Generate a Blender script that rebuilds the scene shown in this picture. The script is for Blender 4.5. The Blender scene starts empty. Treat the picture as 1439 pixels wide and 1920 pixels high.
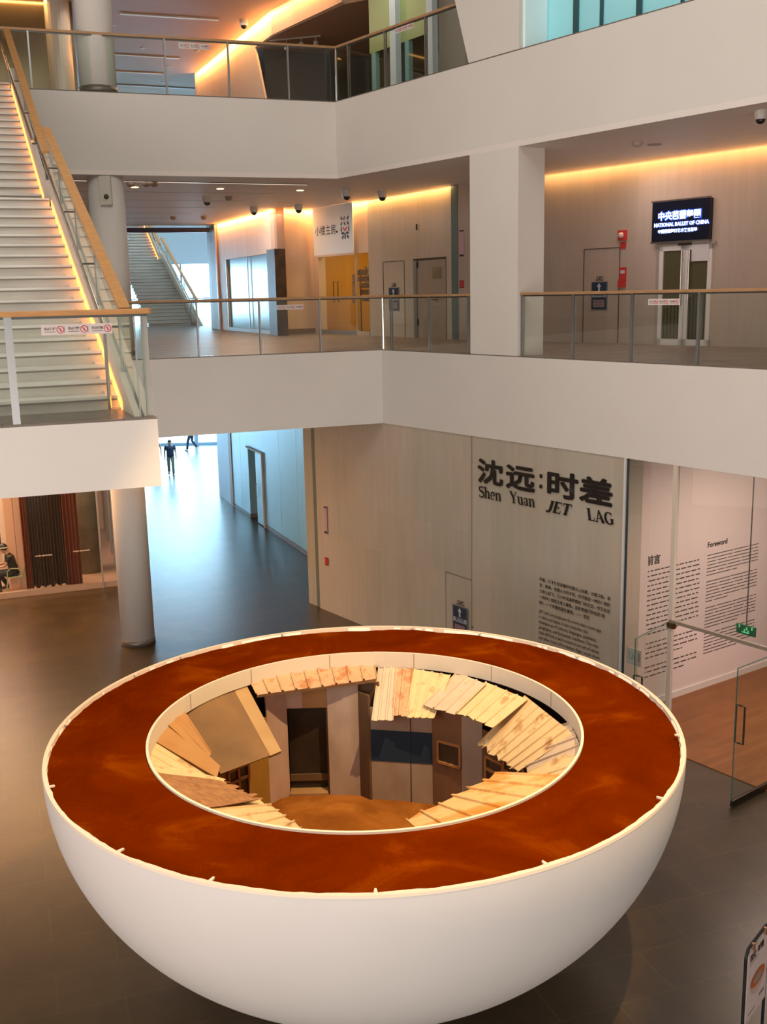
import bpy, bmesh, math, random
from mathutils import Vector, Matrix
random.seed(7)
C = bpy.context.scene.collection
SC = bpy.context.scene
R = math.radians
# ------------------------------------------------------------ camera, world, lights, exposure
F_PX, PITCH, ROLL, EYE = 1960.0, R(11.81), R(1.24), 8.0
Fw = Vector((0, math.cos(PITCH), -math.sin(PITCH)))
R0 = Vector((1, 0, 0)); U0 = R0.cross(Fw)
Rt = R0*math.cos(ROLL) - U0*math.sin(ROLL); Up = R0*math.sin(ROLL) + U0*math.cos(ROLL)
cd = bpy.data.cameras.new('camera'); cam = bpy.data.objects.new('camera', cd); C.objects.link(cam)
cd.sensor_fit = 'VERTICAL'; cd.sensor_height = 36.0; cd.lens = F_PX/1920*36.0
cd.clip_start = .1; cd.clip_end = 400
cam.matrix_world = Matrix(((Rt.x, Up.x, -Fw.x, 0), (Rt.y, Up.y, -Fw.y, 0), (Rt.z, Up.z, -Fw.z, EYE), (0, 0, 0, 1)))
SC.camera = cam
vs = SC.view_settings
vs.view_transform = 'Standard'; vs.look = 'None'; vs.gamma = 1; vs.exposure = 0.22; vs.use_curve_mapping = False
w = bpy.data.worlds.new('sky'); SC.world = w; w.use_nodes = True
bgn = w.node_tree.nodes['Background']; bgn.inputs[0].default_value = (.50, .77, 1, 1); bgn.inputs[1].default_value = 20.0

def area(name, loc, direction, sx, sy, power, col, spread=180):
    l = bpy.data.lights.new(name, 'AREA'); l.shape = 'RECTANGLE'; l.size = sx; l.size_y = sy; l.energy = power; l.color = col
    l.spread = R(spread)
    o = bpy.data.objects.new(name, l); C.objects.link(o); o.location = loc
    o.rotation_euler = Vector(direction).to_track_quat('-Z', 'Y').to_euler(); return o
def spot(name, loc, to, power, col, ang, rad=.3, blend=.5):
    l = bpy.data.lights.new(name, 'SPOT'); l.energy = power; l.color = col; l.spot_size = R(ang); l.spot_blend = blend; l.shadow_soft_size = rad
    o = bpy.data.objects.new(name, l); C.objects.link(o); o.location = loc
    o.rotation_euler = (Vector(to)-Vector(loc)).to_track_quat('-Z', 'Y').to_euler(); return o
area('skylight_daylight', (-2, 8, 19.2), (0, .05, -1), 11, 12, 780, (.97, 1, .90))
area('facade_daylight', (-4.5, -7.9, 4.3), (.1, 1, .06), 12, 7.5, 1020, (1, .94, .87))
area('side_daylight', (-16.5, -1.5, 9.5), (1, .75, -.08), 11, 11, 1700, (1, .80, .73))
area('bowl_right_fill', (8.5, -7.7, 2.0), (-.35, 1, .05), 8, 3.2, 420, (1, .93, .90))  # added fill, low behind the eye, brightens the bowl's right side
spot('bowl_spot_right', (5.2, 6.6, 18.6), (-.25, 11.7, 2.9), 12000, (1, .64, .29), 27, .12, .3)
spot('bowl_spot_back', (3.0, 15.0, 18.6), (-.25, 11.6, 2.9), 2900, (1, .68, .36), 28, .3, .4)

# ------------------------------------------------------------ rays from the eye to the planes of the building
def ray(px, py): return Fw + Rt*((px-719.5)/F_PX) - Up*((py-960)/F_PX)
def gz(px, py, z):
    d = ray(px, py); t = (z-EYE)/d.z; return Vector((d.x*t, d.y*t, z))
def gv(px, py, A, B):
    n = Vector((-(B[1]-A[1]), B[0]-A[0])); d = ray(px, py)
    t = (n.x*A[0]+n.y*A[1])/(n.x*d.x+n.y*d.y); return Vector((d.x*t, d.y*t, EYE+d.z*t))
zc = Vector((0, 0, 1))
# ------------------------------------------------------------ materials
MATS = {}
def mat(name, col, rough=.6, metal=0, emit=0, noise=0, nscale=3, stretch=(1, 1, 1), col2=None, bump=0, bscale=20, spec=.5, rot=0, detail=4, coat=0):
    if name in MATS: return MATS[name]
    m = bpy.data.materials.new(name); m.use_nodes = True; nt = m.node_tree; b = nt.nodes['Principled BSDF']
    b.inputs['Base Color'].default_value = (*col, 1); b.inputs['Roughness'].default_value = rough; b.inputs['Metallic'].default_value = metal
    b.inputs['Specular IOR Level'].default_value = spec; b.inputs['Coat Weight'].default_value = coat
    if emit: b.inputs['Emission Color'].default_value = (*col, 1); b.inputs['Emission Strength'].default_value = emit
    if noise or bump or col2:
        tc = nt.nodes.new('ShaderNodeTexCoord'); mp = nt.nodes.new('ShaderNodeMapping'); mp.inputs['Scale'].default_value = stretch; mp.inputs['Rotation'].default_value = (0, 0, rot)
        nt.links.new(tc.outputs['Object'], mp.inputs[0])
    if noise or col2:
        n = nt.nodes.new('ShaderNodeTexNoise'); n.inputs['Scale'].default_value = nscale; n.inputs['Detail'].default_value = detail; nt.links.new(mp.outputs[0], n.inputs[0])
        cr = nt.nodes.new('ShaderNodeValToRGB'); cr.color_ramp.elements[0].position = .3; cr.color_ramp.elements[1].position = .7
        c2 = col2 or tuple(c*(1-noise) for c in col)
        cr.color_ramp.elements[0].color = (*c2, 1); cr.color_ramp.elements[1].color = (*col, 1)
        nt.links.new(n.outputs[0], cr.inputs[0]); nt.links.new(cr.outputs[0], b.inputs['Base Color'])
    if bump:
        n2 = nt.nodes.new('ShaderNodeTexNoise'); n2.inputs['Scale'].default_value = bscale; n2.inputs['Detail'].default_value = 5; nt.links.new(mp.outputs[0], n2.inputs[0])
        bp = nt.nodes.new('ShaderNodeBump'); bp.inputs['Strength'].default_value = bump; bp.inputs['Distance'].default_value = .02
        nt.links.new(n2.outputs[0], bp.inputs['Height']); nt.links.new(bp.outputs[0], b.inputs['Normal'])
    MATS[name] = m; return m
def glass_mat(name, tint=(.93, .97, .95), refl=1.0, rough=0.0):
    m = bpy.data.materials.new(name); m.use_nodes = True; nt = m.node_tree; nt.nodes.clear()
    o = nt.nodes.new('ShaderNodeOutputMaterial'); mx = nt.nodes.new('ShaderNodeMixShader'); tr = nt.nodes.new('ShaderNodeBsdfTransparent'); gl = nt.nodes.new('ShaderNodeBsdfGlossy')
    tr.inputs[0].default_value = (*tint, 1); gl.inputs['Roughness'].default_value = rough; gl.inputs[0].default_value = (.95, 1, .98, 1)
    fr = nt.nodes.new('ShaderNodeLayerWeight'); pw = nt.nodes.new('ShaderNodeMath'); pw.operation = 'POWER'; pw.inputs[1].default_value = 5.0
    mu = nt.nodes.new('ShaderNodeMath'); mu.operation = 'MULTIPLY_ADD'; mu.inputs[1].default_value = .9*refl; mu.inputs[2].default_value = .045*refl; mu.use_clamp = True
    nt.links.new(fr.outputs['Facing'], pw.inputs[0]); nt.links.new(pw.outputs[0], mu.inputs[0]); nt.links.new(mu.outputs[0], mx.inputs[0]); nt.links.new(tr.outputs[0], mx.inputs[1]); nt.links.new(gl.outputs[0], mx.inputs[2]); nt.links.new(mx.outputs[0], o.inputs[0])
    MATS[name] = m; return m
def tile_mat(name, c1, c2, mortar, rot, bw, bh, rough, spec=.5, noise=.25, ms=.006):
    m = bpy.data.materials.new(name); m.use_nodes = True; nt = m.node_tree; b = nt.nodes['Principled BSDF']; b.inputs['Specular IOR Level'].default_value = spec
    tc = nt.nodes.new('ShaderNodeTexCoord'); mp = nt.nodes.new('ShaderNodeMapping'); mp.inputs['Rotation'].default_value = (0, 0, rot); nt.links.new(tc.outputs['Object'], mp.inputs[0])
    br = nt.nodes.new('ShaderNodeTexBrick'); br.inputs['Scale'].default_value = 1; br.inputs['Brick Width'].default_value = bw; br.inputs['Row Height'].default_value = bh
    br.inputs['Mortar Size'].default_value = ms; br.inputs['Color1'].default_value = (*c1, 1); br.inputs['Color2'].default_value = (*c2, 1); br.inputs['Mortar'].default_value = (*mortar, 1)
    nt.links.new(mp.outputs[0], br.inputs[0])
    n = nt.nodes.new('ShaderNodeTexNoise'); n.inputs['Scale'].default_value = 1.6; n.inputs['Detail'].default_value = 6; n.inputs['Roughness'].default_value = .65; nt.links.new(mp.outputs[0], n.inputs[0])
    mr = nt.nodes.new('ShaderNodeMapRange'); mr.inputs[1].default_value = .3; mr.inputs[2].default_value = .7; mr.inputs[3].default_value = 1-noise; mr.inputs[4].default_value = 1+noise
    nt.links.new(n.outputs[0], mr.inputs[0])
    mx = nt.nodes.new('ShaderNodeMix'); mx.data_type = 'RGBA'; mx.blend_type = 'MULTIPLY'; mx.inputs[0].default_value = 1
    nt.links.new(br.outputs[0], mx.inputs[6]); nt.links.new(mr.outputs[0], mx.inputs[7]); nt.links.new(mx.outputs[2], b.inputs['Base Color'])
    mr2 = nt.nodes.new('ShaderNodeMapRange'); mr2.inputs[1].default_value = .3; mr2.inputs[2].default_value = .7; mr2.inputs[3].default_value = rough-.01; mr2.inputs[4].default_value = rough+.02
    b.inputs['Roughness'].default_value = rough
    bp = nt.nodes.new('ShaderNodeBump'); bp.inputs['Strength'].default_value = .15; bp.inputs['Distance'].default_value = .01; nt.links.new(br.outputs[1], bp.inputs['Height']); bp.invert = True
    nt.links.new(bp.outputs[0], b.inputs['Normal'])
    MATS[name] = m; return m
def stone_mat(name, az, base=(.56, .49, .42), alt=(.50, .45, .375), rough=.28, pw=1.35, ph=.9):
    """travertine cladding: a faint patchwork of slabs with upright veins"""
    m = bpy.data.materials.new(name); m.use_nodes = True; nt = m.node_tree; b = nt.nodes['Principled BSDF']; b.inputs['Roughness'].default_value = rough
    tc = nt.nodes.new('ShaderNodeTexCoord'); mp = nt.nodes.new('ShaderNodeMapping'); mp.vector_type = 'POINT'; mp.inputs['Rotation'].default_value = (0, 0, -az); nt.links.new(tc.outputs['Object'], mp.inputs[0])
    sx = nt.nodes.new('ShaderNodeSeparateXYZ'); nt.links.new(mp.outputs[0], sx.inputs[0])
    cb = nt.nodes.new('ShaderNodeCombineXYZ'); nt.links.new(sx.outputs['Z'], cb.inputs[0]); nt.links.new(sx.outputs['X'], cb.inputs[1])
    br = nt.nodes.new('ShaderNodeTexBrick'); br.inputs['Brick Width'].default_value = pw*1.5; br.inputs['Row Height'].default_value = ph*.72; br.inputs['Scale'].default_value = 1; br.inputs['Mortar Size'].default_value = .002
    br.inputs['Color1'].default_value = (*base, 1); br.inputs['Color2'].default_value = (*alt, 1); br.inputs['Mortar'].default_value = tuple(c*.86 for c in base)+(1,); nt.links.new(cb.outputs[0], br.inputs[0])
    m2 = nt.nodes.new('ShaderNodeMapping'); m2.inputs['Scale'].default_value = (4, 4, .4); nt.links.new(mp.outputs[0], m2.inputs[0])
    n = nt.nodes.new('ShaderNodeTexNoise'); n.inputs['Scale'].default_value = 1.5; n.inputs['Detail'].default_value = 7; n.inputs['Roughness'].default_value = .7; nt.links.new(m2.outputs[0], n.inputs[0])
    mr = nt.nodes.new('ShaderNodeMapRange'); mr.inputs[1].default_value = .3; mr.inputs[2].default_value = .7; mr.inputs[3].default_value = .92; mr.inputs[4].default_value = 1.05; nt.links.new(n.outputs[0], mr.inputs[0])
    n3 = nt.nodes.new('ShaderNodeTexNoise'); n3.inputs['Scale'].default_value = .5; n3.inputs['Detail'].default_value = 2; nt.links.new(mp.outputs[0], n3.inputs[0])
    cr = nt.nodes.new('ShaderNodeValToRGB'); cr.color_ramp.elements[0].position = .35; cr.color_ramp.elements[1].position = .65
    cr.color_ramp.elements[0].color = (1, .96, .9, 1); cr.color_ramp.elements[1].color = (.96, 1, .98, 1); nt.links.new(n3.outputs[0], cr.inputs[0])
    mx = nt.nodes.new('ShaderNodeMix'); mx.data_type = 'RGBA'; mx.blend_type = 'MULTIPLY'; mx.inputs[0].default_value = 1
    nt.links.new(br.outputs[0], mx.inputs[6]); nt.links.new(mr.outputs[0], mx.inputs[7])
    mx2 = nt.nodes.new('ShaderNodeMix'); mx2.data_type = 'RGBA'; mx2.blend_type = 'MULTIPLY'; mx2.inputs[0].default_value = 1
    nt.links.new(mx.outputs[2], mx2.inputs[6]); nt.links.new(cr.outputs[0], mx2.inputs[7]); nt.links.new(mx2.outputs[2], b.inputs['Base Color'])
    MATS[name] = m; return m
WHITE = mat('white_plaster', (.78, .74, .70), .75, noise=.04, nscale=.7)
CEIL = mat('ceiling_paint', (.86, .79, .74), .55, noise=.04, nscale=.7)
AZW = math.atan2(-.808, .589)
STONE = stone_mat('travertine_right', AZW)
STONE2 = stone_mat('travertine_upper', math.atan2(-3.6, 2.2))
FLOOR0 = tile_mat('dark_stone_tile', (.062, .039, .014), (.043, .028, .011), (.078, .053, .026), -R(20), 1.5, .75, .33, .75, .3, .009)
FLOOR2 = tile_mat('upper_stone_tile', (.20, .165, .14), (.165, .135, .115), (.10, .085, .07), -R(20), 1.2, .3, .4, .35)
WOODF = tile_mat('gallery_wood_floor', (.26, .10, .028), (.21, .078, .02), (.12, .045, .012), -R(34), 2.2, .12, .42, .4, .12, .002)
OAK = mat('oak_handrail', (.62, .30, .10), .4, noise=.2, nscale=6, stretch=(1, 1, 6))
STEEL = mat('brushed_steel', (.42, .43, .43), .3, 1)
DSTEEL = mat('dark_steel', (.12, .13, .13), .35, .8)
CHROME = mat('polished_steel', (.75, .68, .6), .12, 1)
GLASS = glass_mat('clear_glass', (.95, .978, .962), .8)
GLASSC = glass_mat('shop_glass', (.965, .975, .965), .6)
EDGE = mat('green_glass_edge', (.05, .16, .13), .15)
BLACK = mat('black_paint', (.012, .012, .014), .4)
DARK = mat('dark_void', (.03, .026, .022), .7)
LED = mat('warm_led', (1, .55, .18), .5, emit=14)
WLED = mat('white_led', (1, .95, .85), .5, emit=5)
INK = mat('black_lettering', (.012, .008, .007), .5)
# ------------------------------------------------------------ building helpers
ROOT = {}
def tag(o, label=None, cat=None, group=None, kind=None):
    if label: o['label'] = label
    if cat: o['category'] = cat
    if group: o['group'] = group
    if kind: o['kind'] = kind
    return o
def thing(name, label, cat, loc, group=None):
    o = bpy.data.objects.new(name, None); C.objects.link(o); o.location = loc; o.empty_display_size = .2
    ROOT[o.name] = Vector(loc); return tag(o, label, cat, group)
class MB:
    def __init__(s): s.v = []; s.f = []; s.sm = False
    def add(s, vs_, fs):
        k = len(s.v); s.v += [Vector(p) for p in vs_]; s.f += [tuple(i+k for i in f) for f in fs]; return s
    def quad(s, *p): return s.add(p, [tuple(range(len(p)))])
    def box(s, o, u, v, w_):
        o, u, v, w_ = map(Vector, (o, u, v, w_)); P = [o, o+u, o+u+v, o+v, o+w_, o+u+w_, o+u+v+w_, o+v+w_]
        return s.add(P, [(0, 3, 2, 1), (4, 5, 6, 7), (0, 1, 5, 4), (1, 2, 6, 5), (2, 3, 7, 6), (3, 0, 4, 7)])
    def cbox(s, c, dx, dy, dz, az=0):
        e = Vector((math.cos(az), math.sin(az), 0)); n = Vector((-e.y, e.x, 0)); c = Vector(c)
        return s.box(c-e*dx/2-n*dy/2-Vector((0, 0, dz/2)), e*dx, n*dy, Vector((0, 0, dz)))
    def prism(s, pts, z0, z1):
        n = len(pts); P = [Vector((p[0], p[1], z0)) for p in pts]+[Vector((p[0], p[1], z1)) for p in pts]
        return s.add(P, [tuple(range(n-1, -1, -1)), tuple(range(n, 2*n))]+[(i, (i+1) % n, n+(i+1) % n, n+i) for i in range(n)])
    def extr(s, pts, d):
        """polygon in 3-D pushed along d"""
        n = len(pts); d = Vector(d); P = [Vector(p) for p in pts]; P += [p+d for p in P]
        return s.add(P, [tuple(range(n-1, -1, -1)), tuple(range(n, 2*n))]+[(i, (i+1) % n, n+(i+1) % n, n+i) for i in range(n)])
    def bar(s, p, q, wd, ht, up=(0, 0, 1)):
        p, q = Vector(p), Vector(q); d = (q-p).normalized(); up = Vector(up)
        sd = d.cross(up); sd = sd.normalized() if sd.length > 1e-4 else Vector((1, 0, 0)); u2 = sd.cross(d).normalized()
        return s.box(p-sd*wd/2-u2*ht/2, sd*wd, u2*ht, q-p)
    def tube(s, pts, r, n=8, closed=False):
        pts = [Vector(p) for p in pts]; k = len(pts); base = len(s.v); prev = None
        for i, p in enumerate(pts):
            a = pts[max(i-1, 0)] if not closed else pts[i-1]; b = pts[min(i+1, k-1)] if not closed else pts[(i+1) % k]
            d = (b-a).normalized(); ref = prev if prev is not None else (Vector((0, 0, 1)) if abs(d.z) < .9 else Vector((1, 0, 0)))
            x = (ref - d*ref.dot(d)).normalized(); prev = x; y = d.cross(x); rr = r[i] if isinstance(r, (list, tuple)) else r
            for j in range(n):
                t = 2*math.pi*j/n; s.v.append(p+x*math.cos(t)*rr+y*math.sin(t)*rr)
        m = k if closed else k-1
        for i in range(m):
            for j in range(n):
                a = base+i*n+j; b = base+i*n+(j+1) % n; c = base+((i+1) % k)*n+(j+1) % n; d_ = base+((i+1) % k)*n+j; s.f.append((a, b, c, d_))
        if not closed: s.f.append(tuple(base+j for j in range(n-1, -1, -1))); s.f.append(tuple(base+(k-1)*n+j for j in range(n)))
        return s
    def lathe(s, c, prof, n=32, cap=True):
        c = Vector(c); base = len(s.v); k = len(prof)
        for r_, z in prof:
            for j in range(n):
                t = 2*math.pi*j/n; s.v.append(c+Vector((r_*math.cos(t), r_*math.sin(t), z)))
        for i in range(k-1):
            for j in range(n):
                s.f.append((base+i*n+j, base+i*n+(j+1) % n, base+(i+1)*n+(j+1) % n, base+(i+1)*n+j))
        if cap: s.f.append(tuple(base+j for j in range(n-1, -1, -1))); s.f.append(tuple(base+(k-1)*n+j for j in range(n)))
        return s
    def sphere(s, c, r_, n=12, squash=(1, 1, 1)):
        c = Vector(c); base = len(s.v); m = n//2
        for i in range(m+1):
            ph = math.pi*i/m
            for j in range(n):
                t = 2*math.pi*j/n; s.v.append(c+Vector((r_*math.sin(ph)*math.cos(t)*squash[0], r_*math.sin(ph)*math.sin(t)*squash[1], r_*math.cos(ph)*squash[2])))
        for i in range(m):
            for j in range(n): s.f.append((base+i*n+j, base+(i+1)*n+j, base+(i+1)*n+(j+1) % n, base+i*n+(j+1) % n))
        return s
    def grid(s, fn, nu, nv):
        base = len(s.v)
        for i in range(nu+1):
            for j in range(nv+1): s.v.append(Vector(fn(i/nu, j/nv)))
        for i in range(nu):
            for j in range(nv):
                a = base+i*(nv+1)+j; s.f.append((a, a+nv+1, a+nv+2, a+1))
        return s
    def build(s, name, m, parent=None, smooth=False, bevel=0, recalc=True, weld=False):
        off = Vector((0, 0, 0)); p = parent
        while p is not None and p.parent is not None: p = p.parent
        if p is not None: off = ROOT.get(p.name, Vector((0, 0, 0)))
        me = bpy.data.meshes.new(name); me.from_pydata([v-off for v in s.v], [], s.f)
        bm = bmesh.new(); bm.from_mesh(me)
        if weld: bmesh.ops.remove_doubles(bm, verts=bm.verts, dist=1e-5)
        if recalc: bmesh.ops.recalc_face_normals(bm, faces=bm.faces)
        bm.to_mesh(me); bm.free()
        for pl in me.polygons: pl.use_smooth = smooth
        me.materials.append(m); o = bpy.data.objects.new(name, me); C.objects.link(o)
        if parent is not None: o.parent = parent
        if bevel:
            md = o.modifiers.new('bevel', 'BEVEL'); md.width = bevel; md.segments = 2; md.limit_method = 'ANGLE'
        return o
def struct(name, mb, m, parent=None, **k):
    o = mb.build(name, m, parent, **k)
    if parent is None: o['kind'] = 'structure'
    return o
def solo(name, mb, m, label, cat, group=None, **k): return tag(mb.build(name, m, None, **k), label, cat, group)
def text(name, body, size, origin, xd, yd, m, parent=None, offset=0, align='LEFT', shear=0, spacing=1, lines=1, lift=.004, thick=0, xs=1):
    cu = bpy.data.curves.new('txt', 'FONT'); cu.body = body; cu.size = size; cu.offset = offset; cu.align_x = align; cu.shear = shear; cu.space_character = spacing; cu.space_line = lines
    cu.extrude = thick; cu.resolution_u = 2
    to = bpy.data.objects.new('txt', cu); me = bpy.data.meshes.new_from_object(to); bpy.data.objects.remove(to)
    xd = Vector(xd).normalized(); yd = Vector(yd).normalized(); zd = xd.cross(yd); off = Vector((0, 0, 0)); p = parent
    while p is not None and p.parent is not None: p = p.parent
    if p is not None: off = ROOT.get(p.name, off)
    o3 = Vector(origin)-off
    for v in me.vertices:
        c = v.co; v.co = o3 + xd*c.x*xs + yd*c.y + zd*(c.z+lift)
    me.materials.clear(); me.materials.append(m); me.name = name
    o = bpy.data.objects.new(name, me); C.objects.link(o)
    if parent is not None: o.parent = parent
    return o
def bold_text(name, body, size, origin, xd, yd, m, parent, wt, xs=1):
    """heavier lettering: one mesh of the glyph struck several times around its own outline"""
    o = None
    for k in range(9):
        a = 2*math.pi*k/8; d = Vector((0, 0, 0)) if k == 8 else Vector(xd).normalized()*wt*math.cos(a)+Vector(yd).normalized()*wt*.8*math.sin(a)
        q = text(name, body, size, Vector(origin)+d, xd, yd, m, parent, offset=.002, xs=xs, lift=.006+k*.0004)
        if o is None: o = q
        else:
            bm = bmesh.new(); bm.from_mesh(o.data); bm.from_mesh(q.data); bm.to_mesh(o.data); bm.free(); me = q.data; bpy.data.objects.remove(q); bpy.data.meshes.remove(me)
    return o
def strokes(name, segs, origin, xd, yd, scale, m, parent, lift=.004):
    """letter strokes (polylines with a width at each point) in letter units"""
    xd = Vector(xd).normalized(); yd = Vector(yd).normalized(); zd = xd.cross(yd); mb = MB()
    for pl in segs:
        n = len(pl); L_, R_ = [], []
        for i, (x, y, w_) in enumerate(pl):
            a = pl[max(0, i-1)]; b = pl[min(n-1, i+1)]; dx, dy = b[0]-a[0], b[1]-a[1]; l = math.hypot(dx, dy) or 1; nx, ny = -dy/l*w_/2, dx/l*w_/2
            L_.append((x+nx, y+ny)); R_.append((x-nx, y-ny))
        P = [Vector(origin)+xd*a*scale+yd*b*scale+zd*lift for a, b in L_+R_]
        mb.add(P, [(i, i+1, n+i+1, n+i) for i in range(n-1)])
    return mb.build(name, m, parent)
def dup(root, delta, label=None, rotz=0):
    r = root.copy(); C.objects.link(r); r.location = root.location+Vector(delta); r.rotation_euler.z += rotz; ROOT[r.name] = r.location.copy()
    for ch in list(root.children):
        c = ch.copy(); C.objects.link(c); c.parent = r
        for g in list(ch.children):
            d = g.copy(); C.objects.link(d); d.parent = c
    if label: r['label'] = label
    return r
# ============================================================ the building
Z2, B2, Z3, B3, C2, C3 = 6.77, 5.10, 12.28, 10.60, 10.70, 16.1
e = Vector((math.cos(R(19.84)), math.sin(R(19.84)), 0)); n20 = Vector((e.y, -e.x, 0))
Wd = Vector((.589, -.808, 0)).normalized(); nW = Vector((Wd.y, -Wd.x, 0))
K = Vector((.03, 23.79, 0)); U = Vector((-.90, 25.08, 0))
def Wp(s, z=0, o=0): return K+Wd*s+nW*o+Vector((0, 0, z))
def zz(p, z): return Vector((p[0], p[1], z))
def lerp(a, b, t): return a+(b-a)*t
# ---- ground floor
struct('floor', MB().quad((-26, -9, 0), (26, -9, 0), (26, 58, 0), (-26, 58, 0)), FLOOR0)
struct('floor', MB().quad((-60, 58, -.02), (60, 58, -.02), (60, 150, -.02), (-60, 150, -.02)), mat('plaza_paving', (.75, .76, .78), .7))
# ---- slabs (ceiling below, fascia in front, floor above)
S2 = [K-e*17, K, Wp(26), Vector((26, 8, 0)), Vector((26, 61, 0)), Vector((-26, 61, 0)), Vector((-26, 18, 0))]
struct('trim_1', MB().prism(S2, B2, Z2-.02), WHITE)
struct('floor', MB().prism(S2, Z2-.02, Z2), FLOOR2)
OP = Vector((-6.5, 41.7, 0))
S3 = [U-e*17, U, Wp(26), Vector((26, 8, 0)), Vector((26, 42, 0)), Vector((-6.0, 42, 0)), OP+e*.3, OP-e*18, Vector((-26, 20, 0))]
struct('trim_2', MB().prism(S3, B3+.1, Z3-.02), WHITE)
struct('floor', MB().prism(S3, Z3-.02, Z3), FLOOR2)
# soffit band at the slab edge, a little lower than the ceiling behind it
struct('ceiling', MB().prism([U-e*17, U, U-n20*.9+Wd*-.2, U-e*17-n20*.9], B3, B3+.1).prism([U, Wp(26), Wp(26, 0, -1.1), Wp(-1.6, 0, -1.1)], B3, B3+.1), CEIL)
struct('ceiling', MB().prism([U-e*17-n20*.9, U-n20*.9, Wp(-.2, 0, -1.1), Wp(26, 0, -1.1), Vector((26, 9, 0)), Vector((26, 41.5, 0)), OP+e*.3+n20*.1, OP-e*18+n20*.1], C2-.012, C2), CEIL)
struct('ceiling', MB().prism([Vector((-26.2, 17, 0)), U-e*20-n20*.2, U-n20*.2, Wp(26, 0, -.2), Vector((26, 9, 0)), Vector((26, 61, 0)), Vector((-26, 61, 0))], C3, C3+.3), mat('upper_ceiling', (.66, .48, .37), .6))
# roof and far sides of the atrium (out of frame, they close the room)
struct('ceiling', MB().prism([(-18, -9), (26, -9), (26, 30), (-18, 30)], 19.5, 19.8), WHITE)
struct('wall_front', MB().box((-18, -9, 0), (44, 0, 0), (0, .3, 0), (0, 0, 19.5)), WHITE)
struct('wall_left', MB().box((-17.6, -9, 0), (.3, 0, 0), (0, 26, 0), (0, 0, 19.5)), WHITE)
struct('wall_right', MB().prism([Wp(1.77, 0), Wp(26), Wp(26, 0, -.7), Wp(1.77, 0, -.7)], C3, 19.5).prism([U-e*20, U, Wp(1.77), Wp(1.77, 0, -.4), U-n20*.4, U-e*20-n20*.4], C3, 19.5), WHITE)
struct('wall_right', MB().box((15.3, -9, 0), (.3, 0, 0), (0, 12, 0), (0, 0, 19.5)), WHITE)
struct('wall_right', MB().box((26, -9, 0), (.3, 0, 0), (0, 70.5, 0), (0, 0, 19.5)).box((6, 57.5, 0), (20, 0, 0), (0, .3, 0), (0, 0, B2)).box((-5, 61, Z2), (31, 0, 0), (0, .3, 0), (0, 0, 9.5)), WHITE)
struct('wall_left', MB().box((-26.3, 17, 0), (.3, 0, 0), (0, 44, 0), (0, 0, 16.2)).box((-26, 17, 0), (8.6, 0, 0), (0, .3, 0), (0, 0, 19.5)).box((-18, 17, C3), (.3, 0, 0), (0, 5, 0), (0, 0, 3.4)), WHITE)
# ---- white pier between the openings (leaning edge on the top storey)
PR = MB().prism([Wp(3.05), Wp(4.42), Wp(4.42, 0, -.68), Wp(3.05, 0, -.68)], Z2, B3)
PR.extr([Wp(3.03, Z3), Wp(4.42, Z3), Wp(4.42, C3), Wp(1.77, C3)], -nW*.68)
struct('wall_right', PR, WHITE)
# ---- ground floor cladded wall with the title
TA = Wp(-2.97, 0, -.02); TB = Wp(7.16, 0, -.02)
struct('wall_right', MB().prism([TA, TB, TB-nW*.45, TA-nW*.45], 0, B2), STONE)
jm = MB().prism([Wp(-3.56, 0, -.05), Wp(-3.17, 0, -.05), Wp(-3.17, 0, -.6), Wp(-3.56, 0, -.6)], 0, B2)
struct('wall_right', jm, stone_mat('travertine_jamb', AZW, (.46, .44, .38), (.42, .41, .35)))
struct('trim_3', MB().prism([Wp(-3.17, 0, -.055), Wp(-2.97, 0, -.055), Wp(-2.97, 0, -.3), Wp(-3.17, 0, -.3)], 0, B2), mat('grey_green_track', (.16, .19, .17), .4))
# panel seams and hidden door of the hydrant niche (shallow grooves)
sm = MB()
def groove(mb, p, q, w_=.012, A=K, B=Wp(5), n=nW, o=-.016):
    a = gv(*p, A, B); b = gv(*q, A, B); mb.bar(a+n*o, b+n*o, .012 if False else w_, .01, n)
groove(sm, (884, 818), (884, 1240)); sm2 = MB(); groove(sm2, (835, 1072), (884, 1088), .02); groove(sm2, (835, 1072), (836, 1200))
struct('trim_4', sm, mat('seam_shade', (.22, .19, .16), .6)); struct('door_1', sm2, MATS['seam_shade'])
# ---- corridor with the pale blue wall
CW = [Vector((-6.72, 42.2, 0)), Vector((-5.95, 40.3, 0)), Vector((-5.80, 39.9, 0)), Vector((-2.2, 31.3, 0))]
cn = Vector((-(CW[3]-CW[2]).y, (CW[3]-CW[2]).x, 0)).normalized()      # towards the corridor is -x
if cn.x > 0: cn = -cn
struct('wall_back', MB().prism([CW[0], CW[1], CW[1]-cn*.4, CW[0]-cn*.4], 0, B2).prism([CW[0], CW[0]-cn*.4, Vector((6, 50, 0)), Vector((5, 50, 0))], 0, B2), mat('pale_lilac_panel', (.60, .66, .80), .4))
struct('trim_5', MB().prism([CW[1]+cn*.03, CW[2]+cn*.03, CW[2]-cn*.3, CW[1]-cn*.3], 0, B2), mat('wood_trim', (.50, .30, .18), .5))
BLUE = mat('pale_blue_glass', (.36, .70, .86), .2, noise=.08, nscale=.3, stretch=(1, 1, .2))
d1 = gv(470, 955, CW[2], CW[3]); d2 = gv(499, 985, CW[2], CW[3]); cdv = (CW[3]-CW[2]).normalized()
ta = (zz(d1, 0)-CW[2]).dot(cdv); tb = (zz(d2, 0)-CW[2]).dot(cdv); Lc = (CW[3]-CW[2]).length
def cwp(t, z=0, o=0): return CW[2]+cdv*t+cn*o+Vector((0, 0, z))
bl = MB()
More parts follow.
